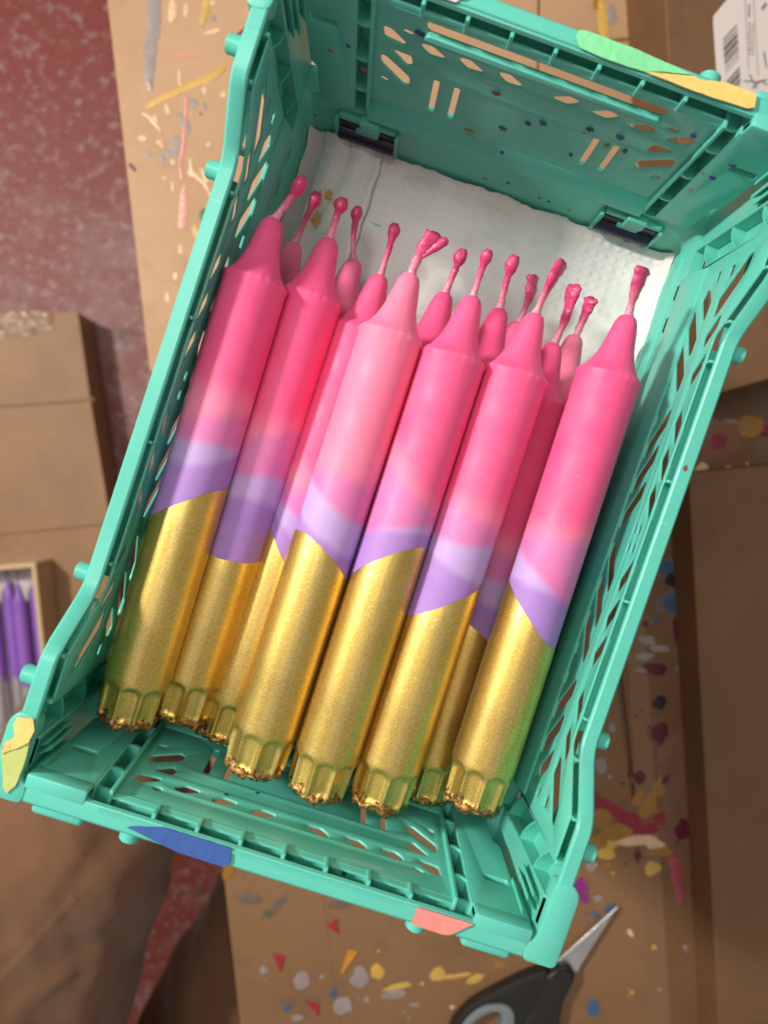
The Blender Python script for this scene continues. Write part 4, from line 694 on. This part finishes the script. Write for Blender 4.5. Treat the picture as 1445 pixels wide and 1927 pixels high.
# ------------------------------------------------------------------ surroundings
FZ = -.665
floor_bm = bmesh.new(); box_into(floor_bm, -4, 4, -4, 4, FZ - .05, FZ)
add('floor', bm_mesh(floor_bm), M_FLOOR, None, kind='structure')
def slab(name, pts, z, th, label, cat, m=None, parent=None, r=.003, group=None):
    pts = rnd_poly(pts, r, 3)
    area = sum(a[0] * b[1] - b[0] * a[1] for a, b in zip(pts, pts[1:] + pts[:1]))
    if area < 0: pts = pts[::-1]
    me = prism(pts, z - th, z, lambda u, v, w: (u, v, w), .0006)
    o = add(name, me, m or M_KRAFT, parent)
    if label: o['label'] = label; o['category'] = cat
    if group: o['group'] = group
    return o
def splat(par, x, y, rx, ry, rot, c, z, name='paint_splat', gloss=.35):
    bm = bmesh.new(); n = 32; rnd = random.Random(int(x * 1e5) + int(y * 1e4)); sd = rnd.uniform(0, 99); rings = []
    ce, sn = math.cos(rot), math.sin(rot); h = min(rx, ry) * .04 + .0002
    for q, hh in ((1, 0.0002), (.8, h * .8), (.4, h)):
        ring = []
        for k in range(n):
            t = 2 * math.pi * k / n; f = .9 + .32 * noise.noise(Vector((math.cos(t) * 1.1, math.sin(t) * 1.1, sd))) + .10 * noise.noise(Vector((math.cos(t) * 5, math.sin(t) * 5, sd)))
            u, v = rx * q * f * math.cos(t), ry * q * f * math.sin(t)
            ring.append(bm.verts.new((x + u * ce - v * sn, y + u * sn + v * ce, z + hh)))
        rings.append(ring)
    for A, B in zip(rings, rings[1:]):
        for k in range(n): bm.faces.new((A[k], A[(k + 1) % n], B[(k + 1) % n], B[k]))
    bm.faces.new(rings[-1])
    return add(name, bm_mesh(bm, angle=80), paint(c, gloss), par)
def stroke(par, pts, c, z, name='paint_stroke'):
    bm = bmesh.new(); P = []
    for (a, b) in zip(pts, pts[1:]):
        for k in range(6): t = k / 6; P.append([a[i] + (b[i] - a[i]) * t for i in range(3)])
    P.append(list(pts[-1])); L, Rr, Mm = [], [], []
    for i, (x, y, w) in enumerate(P):
        a, b = P[max(i - 1, 0)], P[min(i + 1, len(P) - 1)]; d = Vector((b[0] - a[0], b[1] - a[1])).normalized(); nn = Vector((-d.y, d.x))
        w1, w2 = w * random.uniform(.75, 1.15), w * random.uniform(.75, 1.15)
        if i in (0, len(P) - 1): w1 *= .45; w2 *= .45
        L.append(bm.verts.new((x + nn.x * w1, y + nn.y * w1, z + .0002))); Rr.append(bm.verts.new((x - nn.x * w2, y - nn.y * w2, z + .0002))); Mm.append(bm.verts.new((x, y, z + .0006 + random.uniform(0, .0003))))
    for i in range(len(P) - 1):
        bm.faces.new((L[i], Mm[i], Mm[i + 1], L[i + 1])); bm.faces.new((Mm[i], Rr[i], Rr[i + 1], Mm[i + 1]))
    return add(name, bm_mesh(bm, angle=80), paint(c), par)
ZB = -.236
table = empty('work_table', (.1, .02, FZ), 'low work table under the paint-spattered cardboard sheets', 'table')
M_WOOD = mat('table_wood', (.16, .09, .05), .6)
slab('table_top', [(v[0] - (0), v[1] - FZ * 0) for v in [(-.16, .03), (-.30, .36), (.55, .36), (.55, -.5), (.06, -.5), (-.01, -.3)]], ZB - .0042, .02, None, None, M_WOOD, None)
tt = bpy.data.objects['table_top']; tt.parent = table; tt.matrix_parent_inverse = Matrix.Translation((-.1, -.02, -FZ))
for x, y in ((-.18, .30), (.5, .30), (.5, -.44), (.12, -.44)):
    l = add('leg', box(x - .02, x + .02, y - .02, y + .02, FZ, ZB - .0245), M_WOOD, table); l.matrix_parent_inverse = Matrix.Translation((-.1, -.02, -FZ))
sa = slab('cardboard_sheet', SHEET_LEFT, ZB, .004, 'tan cardboard sheet with white, gold and pink paint streaks beside the red floor', 'cardboard')
for a in SPLATS_LEFT: splat(sa, *a, ZB)
for p, c in STROKES_LEFT: stroke(sa, p, c, ZB)
sb = slab('cardboard_sheet', SHEET_TOP, ZB, .004, 'cardboard flap with one yellow drip, behind the back of the crate', 'cardboard')
for a in SPLATS_TOP: splat(sb, *a, ZB)
for p, c in STROKES_TOP: stroke(sb, p, c, ZB)
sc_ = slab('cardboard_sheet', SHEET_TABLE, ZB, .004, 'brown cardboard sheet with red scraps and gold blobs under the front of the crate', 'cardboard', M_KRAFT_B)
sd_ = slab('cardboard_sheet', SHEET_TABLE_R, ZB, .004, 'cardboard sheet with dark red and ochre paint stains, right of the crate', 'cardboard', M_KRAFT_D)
SEAM = lambda x, y: x > .118 + (-.262 - y) * -.29
for a in SPLATS_TABLE:
    par = sd_ if a[0] > (.2113 + (a[1] + .2434) * -.32) else sc_
    halo = tuple(.2 * v + .8 * k_ for v, k_ in zip(a[5], (.20, .105, .052)))
    if max(a[5]) < .28: splat(par, a[0], a[1], a[2] * 1.5, a[3] * 1.4, a[4] + .4, halo, ZB, gloss=.6)
    splat(par, *a[:5], a[5], ZB + .0003)
    rn = random.Random(int(abs(a[0]) * 1e5))
    for q in range(rn.choice((0, 1, 1, 2))):
        an, di = rn.uniform(0, 6.28), rn.uniform(1.4, 2.6) * max(a[2], a[3]); k_ = rn.uniform(.12, .3) * min(a[2], a[3])
        splat(par, a[0] + di * math.cos(an), a[1] + di * math.sin(an), k_ + .0004, k_ + .0004, an, a[5], ZB + .0002)
for p, c in STROKES_TABLE: stroke(sc_ if p[0][0] < .19 else sd_, p, c, ZB)
M_TAPE = mat('packing_tape', (.21, .11, .052), .3)
for q in TAPE_BANDS:
    bm = bmesh.new(); vs = [bm.verts.new((x, y, ZB + .0004)) for x, y in q]; bm.faces.new(vs); add('packing_tape', bm_mesh(bm), M_TAPE, sd_)
for q in SCRAPS:
    bm = bmesh.new(); f = bm.faces.new([bm.verts.new((x, y, ZB + .0006)) for x, y in q]); r = bmesh.ops.extrude_face_region(bm, geom=[f]); bmesh.ops.translate(bm, verts=[v for v in r['geom'] if isinstance(v, bmesh.types.BMVert)], vec=(0, 0, .0008))
    lab = ['red wax scrap standing point-down, left of the orange sliver', 'small dark red scrap just below the crate front', 'red triangular scrap lying lowest near the bottom edge'][SCRAPS.index(q)]
    add('wax_scrap', bm_mesh(bm), paint((.42, .015, .04), .4), None, label=lab, category='scrap', group='red scraps on the cardboard')
bm = bmesh.new(); f = bm.faces.new([bm.verts.new((x, y, ZB + .0006)) for x, y in SCRAP_ORANGE]); r = bmesh.ops.extrude_face_region(bm, geom=[f]); bmesh.ops.translate(bm, verts=[v for v in r['geom'] if isinstance(v, bmesh.types.BMVert)], vec=(0, 0, .0008))
add('wax_scrap', bm_mesh(bm), paint((.62, .25, .03), .4), None, label='orange wedge-shaped sliver on the cardboard below the crate front', category='scrap')
# creases folded into the cardboard
def crease(par, a, b, z, w=.0009, h=.0006):
    A, B = Vector(a), Vector(b); n = 24; d = (B - A).normalized(); nn = Vector((-d.y, d.x)); bm = bmesh.new(); rows = []
    for i in range(n + 1):
        p = A.lerp(B, i / n) + nn * .0009 * noise.noise(Vector((i * .45, A.x * 50, 3)))
        hh = h * (.6 + .8 * abs(noise.noise(Vector((i * .6, A.y * 50, 8)))))
        rows.append([bm.verts.new((p.x + nn.x * o, p.y + nn.y * o, z + k)) for o, k in ((-2.2 * w, -.0001), (-w * .4, hh), (w * .4, hh * .2), (2.2 * w, -.0001))])
    for r0, r1 in zip(rows, rows[1:]):
        for k in range(3): bm.faces.new((r0[k], r0[k + 1], r1[k + 1], r1[k]))
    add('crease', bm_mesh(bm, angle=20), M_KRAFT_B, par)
for par_, pts_, z_ in CREASES: crease({'left': sa, 'top': sb, 'tab': sc_, 'tabr': sd_}[par_], pts_[0], pts_[1], z_)
# boxes
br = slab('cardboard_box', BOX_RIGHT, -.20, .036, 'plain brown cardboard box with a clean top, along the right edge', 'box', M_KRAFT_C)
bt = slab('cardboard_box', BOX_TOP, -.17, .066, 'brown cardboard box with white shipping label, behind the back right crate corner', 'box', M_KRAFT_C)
def flat(name, pts, z, m, par):
    bm = bmesh.new(); bm.faces.new([bm.verts.new((x, y, z)) for x, y in pts]); return add(name, bm_mesh(bm), m, par)
M_LAB = mat('label_paper', (.62, .54, .50), .5); M_INK = mat('label_ink', (.06, .04, .035), .6); M_GREY = mat('label_grey', (.30, .25, .24), .6); M_GINK = mat('green_ink', (.06, .16, .10), .6)
lab = flat('shipping_label', LABEL, -.1695, M_LAB, bt)
def merged(name, polys, z, m, par):
    bm = bmesh.new()
    for pts in polys: bm.faces.new([bm.verts.new((x, y, z)) for x, y in pts])
    return add(name, bm_mesh(bm), m, par)
merged('barcode', BARS, -.1692, M_INK, lab); merged('printed_lines', LABEL_LINES, -.1692, M_GREY, lab); merged('printed_letter', LETTER_E, -.1692, M_INK, lab)
for p in GREEN_MARKS: 
    o = stroke(lab, p, (.05, .13, .09), -.1694, 'pen_mark')
# carton under the crate
add('cardboard_carton', box(-.066, .068, -.105, .105, ZB + .0003, -.0005, .001), M_KRAFT, None, label='plain cardboard carton holding up the turquoise crate', category='box')
# scissors
sci = empty('scissors', (SCI_PIVOT[0], SCI_PIVOT[1], ZB), 'black handled scissors with grey finger ring, lying by the crate front corner', 'scissors')
inv = Matrix.Translation(-sci.location)
def steel_build(nt, b):
    n = noise_node(nt, 90, 2); r = ramp(nt, n.outputs[0], [(.3, (.34,) * 3), (.7, (.5,) * 3)]); nt.links.new(r.outputs[0], b.inputs['Roughness'])
M_STEEL = mat('brushed_steel', (.62, .60, .58), .3, .95, build=steel_build); M_BLACK = mat('black_plastic', (.013, .011, .010), .45); M_GREYP = mat('grey_grip', (.17, .20, .21), .5)
def sp_part(name, me, m):
    o = add(name, me, m, sci); o.matrix_parent_inverse = inv; return o
def ccw(p):
    a = sum(u[0] * v[1] - v[0] * u[1] for u, v in zip(p, p[1:] + p[:1])); return p if a > 0 else p[::-1]
sp_part('blade', prism(rnd_poly(ccw(SCI_BLADE), .0008, 2), ZB + .004, ZB + .006, lambda u, v, w: (u, v, w), .00015), M_STEEL)
sp_part('handle', prism(rnd_poly(ccw(SCI_H1), .006, 5), ZB + .001, ZB + .0115, lambda u, v, w: (u, v, w), .0022, 3), M_BLACK)
h2 = rnd_poly(ccw(SCI_H2), .008, 5); ho = rnd_poly(ccw(SCI_HOLE), .006, 5); ri = rnd_poly(ccw(SCI_RING), .007, 5)
sp_part('handle', plate(h2, [ri], .011, .002, lambda u, v, w: (u, v, ZB + .0062 + w)), M_BLACK)
sp_part('finger_ring', plate(ri, [ho], .0125, .0015, lambda u, v, w: (u, v, ZB + .0066 + w)), M_GREYP)
bm = bmesh.new(); bmesh.ops.create_cone(bm, cap_ends=True, segments=24, radius1=.0062, radius2=.0056, depth=.002, matrix=Matrix.Translation((SCI_PIVOT[0], SCI_PIVOT[1], ZB + .0122)))
sp_part('pivot', bm_mesh(bm), M_BLACK)
# floor box with a tray of purple candles
fb = slab('cardboard_box', FLOOR_BOX, -.61, .052, 'large brown cardboard box on the red floor, carrying the tray of purple candles', 'box', M_KRAFT_E, r=.004)
def clear_build(nt, b):
    n = noise_node(nt, 55, 3, .6); bump(nt, b, n.outputs[0], .7, .01)
bm = bmesh.new(); G = []
for i in range(41):
    row = []
    for j in range(9):
        u, v = i / 40, j / 8; p = Vector(TAPE_LEFT[0]).lerp(Vector(TAPE_LEFT[1]), u).lerp(Vector(TAPE_LEFT[3]).lerp(Vector(TAPE_LEFT[2]), u), v)
        row.append(bm.verts.new((p.x, p.y, -.6092 + .0016 * noise.noise(Vector((u * 14, v * 4, 1))) + .0008 * noise.noise(Vector((u * 40, v * 11, 6))))))
    G.append(row)
for A, B in zip(G, G[1:]):
    for j in range(8): bm.faces.new((A[j], A[j + 1], B[j + 1], B[j]))
gl = add('packing_tape', bm_mesh(bm, angle=80), mat('clear_tape', (.27, .15, .075), .10, build=clear_build), fb)
for pts_ in CREASES_BOX: crease(fb, pts_[0], pts_[1], -.61)
tray_c = Vector((-.364, -.349, -.607)); TR = math.radians(23.3)
tr = empty('candle_tray', tray_c, 'shallow wooden tray with white paper, left of the crate on the floor box', 'tray'); tr.rotation_euler = (0, 0, TR)
M_PINE = mat('pale_wood', (.60, .42, .23), .6)
for nm, a in (('tray_side', (.0725, .0785, -.10, .10, 0, .045)), ('tray_side', (-.0785, -.0725, -.10, .10, 0, .045)), ('tray_end', (-.0785, .0785, .10, .106, 0, .045)), ('tray_end', (-.0785, .0785, -.106, -.10, 0, .045)), ('tray_bottom', (-.0785, .0785, -.106, .106, -.003, .003))):
    add(nm, box(*a, .0012), M_PINE, tr)
add('paper_lining', box(-.0715, .0715, -.099, .0985, .0035, .006), mat('lining_paper', (.62, .56, .54), .9), tr)
add('tape_strip', box(-.06, .012, .1005, .1065, .0452, .0456), paint((.75, .12, .08), .6), tr, label='red tape')
M_PUR = mat('purple_wax', (.27, .11, .48), .45); M_SIL = mat('silver_paint', (.62, .58, .58), .35, .8)
PB = BODY.copy(); PB.materials.clear(); PB.materials.append(M_PUR)
GS = make_gold([.066, .010, .003], 3); GS.materials.clear(); GS.materials.append(M_SIL)
WK, _ = make_wick([.001, -.002, .014], 'thin', 5); WK.materials.clear(); WK.materials.append(paint((.16, .07, .30), .5))
PL = ['rightmost purple candle in the wooden tray, against its right side', 'raised purple candle lying between the two rightmost ones in the tray', 'low purple candle third from the right side of the wooden tray', 'raised purple candle in the tray, cut by the left picture edge']
for i, (px_, pz_) in enumerate(((.0625, .0140), (.0465, .0240), (.0305, .0140), (.0145, .0240))):
    c = empty('purple_candle', tray_c + Matrix.Rotation(TR, 3, 'Z') @ Vector((px_, -.092 - (i % 2) * .004, pz_)), PL[i], 'candle', 'purple and silver candles in the tray')
    c.rotation_euler = (Matrix.Rotation(TR, 3, 'Z') @ Matrix.Rotation(-math.pi / 2, 3, 'X') @ Matrix.Rotation(i * 1.3 + .5, 3, 'Z')).to_euler()
    c.scale = (.72, .72, 1)
    add('wax_body', PB, None, c); add('silver_dip', GS, None, c); add('wick', WK, None, c)

# ------------------------------------------------------------------ person sitting at the front left (trousers and sweater hem in view)
def limb(bm, pts, n=28):
    rings = []
    P = [Vector(p[:3]) for p in pts]
    fine = []
    for i in range(len(pts) - 1):
        for k in range(6):
            t = k / 6; t2 = t * t * (3 - 2 * t); fine.append((P[i].lerp(P[i + 1], t), pts[i][3] + (pts[i + 1][3] - pts[i][3]) * t2))
    fine.append((P[-1], pts[-1][3]))
    for i, (p, r) in enumerate(fine):
        d = (fine[min(i + 1, len(fine) - 1)][0] - fine[max(i - 1, 0)][0]).normalized()
        a = d.orthogonal().normalized() if i == 0 else (a - d * a.dot(d)).normalized(); b = d.cross(a)
        rings.append([bm.verts.new(p + a * math.cos(2 * math.pi * k / n) * r + b * math.sin(2 * math.pi * k / n) * r) for k in range(n)])
    for A, B in zip(rings, rings[1:]):
        for k in range(n): bm.faces.new((A[k], A[(k + 1) % n], B[(k + 1) % n], B[k]))
    bm.faces.new(rings[0][::-1]); bm.faces.new(rings[-1])
def remeshed(bm, voxel):
    bmesh.ops.recalc_face_normals(bm, faces=bm.faces); me = bpy.data.meshes.new('tmp'); bm.to_mesh(me); bm.free()
    o = bpy.data.objects.new('tmp', me); COL.objects.link(o)
    m = o.modifiers.new('r', 'REMESH'); m.mode = 'VOXEL'; m.voxel_size = voxel
    s = o.modifiers.new('s', 'SMOOTH'); s.iterations = 12
    bpy.context.view_layer.update(); out = bpy.data.meshes.new_from_object(o.evaluated_get(bpy.context.evaluated_depsgraph_get()))
    bpy.data.objects.remove(o); return out
def cloth_build(nt, b):
    n = noise_node(nt, 18, 4); c = mixc(nt, (.135, .058, .023), (.185, .083, .035), n.outputs[0]); f = noise_node(nt, 1200, 2)
    nt.links.new(mixc(nt, c, (.22, .11, .05), ramp(nt, f.outputs[0], [(.5, (0,) * 3), (.8, (.5,) * 3)]).outputs[0]), b.inputs['Base Color']); bump(nt, b, f.outputs[0], .25, .0006)
    b.inputs['Sheen Weight'].default_value = .25
M_CLOTH = mat('brown_cotton', (.15, .08, .04), .85, build=cloth_build)
bm = bmesh.new()
limb(bm, [(-.150, -.72, -.36, .100), (-.150, -.55, -.315, .094), (-.146, -.43, -.292, .086), (-.142, -.345, -.282, .082), (-.144, -.300, -.300, .074), (-.150, -.290, -.37, .066), (-.152, -.32, -.48, .056), (-.155, -.345, -.58, .050), (-.155, -.355, -.64, .048)])
limb(bm, [(.03, -.74, -.42, .100), (.048, -.56, -.445, .088), (.075, -.40, -.452, .080), (.105, -.25, -.46, .074), (.11, -.215, -.50, .070), (.115, -.23, -.56, .056), (.12, -.26, -.64, .048)])
limb(bm, [(-.19, -.78, -.36, .11), (.05, -.78, -.38, .11)])
me = remeshed(bm, .006)
for v in me.vertices:
    p = v.co; n = v.normal
    q1 = Vector((p.x * 17 + p.y * 13, p.y * 5 - p.x * 4, p.z * 9)); q2 = Vector((p.x * 34 - p.y * 22, p.y * 8 + p.x * 10, p.z * 14 + 4))
    w = .012 * (.45 - abs(noise.noise(q1))) + .006 * (.4 - abs(noise.noise(q2))) + .004 * noise.noise(Vector((p.x * 60 + p.y * 25, p.y * 20, p.z * 30))) + .0010 * noise.noise(p * 110)
    v.co = p + n * w
for p in me.polygons: p.use_smooth = True
person = add('person', me, M_CLOTH, None, label='seated person in brown trousers and dark red sweater, only lap and legs in view', category='person')
bm = bmesh.new()
limb(bm, [(-.170, -.590, -.205, .180), (-.16, -.625, -.13, .168), (-.15, -.68, .0, .16), (-.15, -.70, .12, .165), (-.15, -.70, .20, .09), (-.15, -.69, .24, .055)])
sw = remeshed(bm, .008)
for p in sw.polygons: p.use_smooth = True
def knit(nt, b):
    tc = nd(nt, 'ShaderNodeTexCoord'); wv = nd(nt, 'ShaderNodeTexWave'); wv.inputs['Scale'].default_value = 120; nt.links.new(tc.outputs['Object'], wv.inputs[0]); bump(nt, b, wv.outputs[0], .6, .002)
add('sweater', sw, mat('dark_red_knit', (.06, .006, .008), .9, build=knit), person)
# stitched side seam on the thigh: raised strip that follows the cloth
from mathutils.bvhtree import BVHTree
bv = BVHTree.FromPolygons([v.co for v in me.vertices], [p.vertices for p in me.polygons])
def seam(a, b, w, lift, name):
    bm = bmesh.new(); L, Rr = [], []; A, B = Vector(a), Vector(b); d = (B - A).normalized(); nn = Vector((-d.y, d.x))
    for i in range(25):
        p = A.lerp(B, i / 24); row = []
        for o in (-w, -w * .4, w * .4, w):
            q = p + nn * o; hit = bv.ray_cast(Vector((q.x, q.y, .2)), Vector((0, 0, -1)))[0]
            row.append(bm.verts.new((q.x, q.y, (hit.z if hit else -.2) + (lift if abs(o) < w * .9 else -.0003) + .0003 * noise.noise(Vector((i * .9, o * 900, 0))))))
        L.append(row)
    for r0, r1 in zip(L, L[1:]):
        for k in range(3): bm.faces.new((r0[k], r0[k + 1], r1[k + 1], r1[k]))
    add(name, bm_mesh(bm, angle=60), M_CLOTH, person)
seam((-.108, -.352), (-.152, -.452), .0050, .0007, 'trouser_seam')
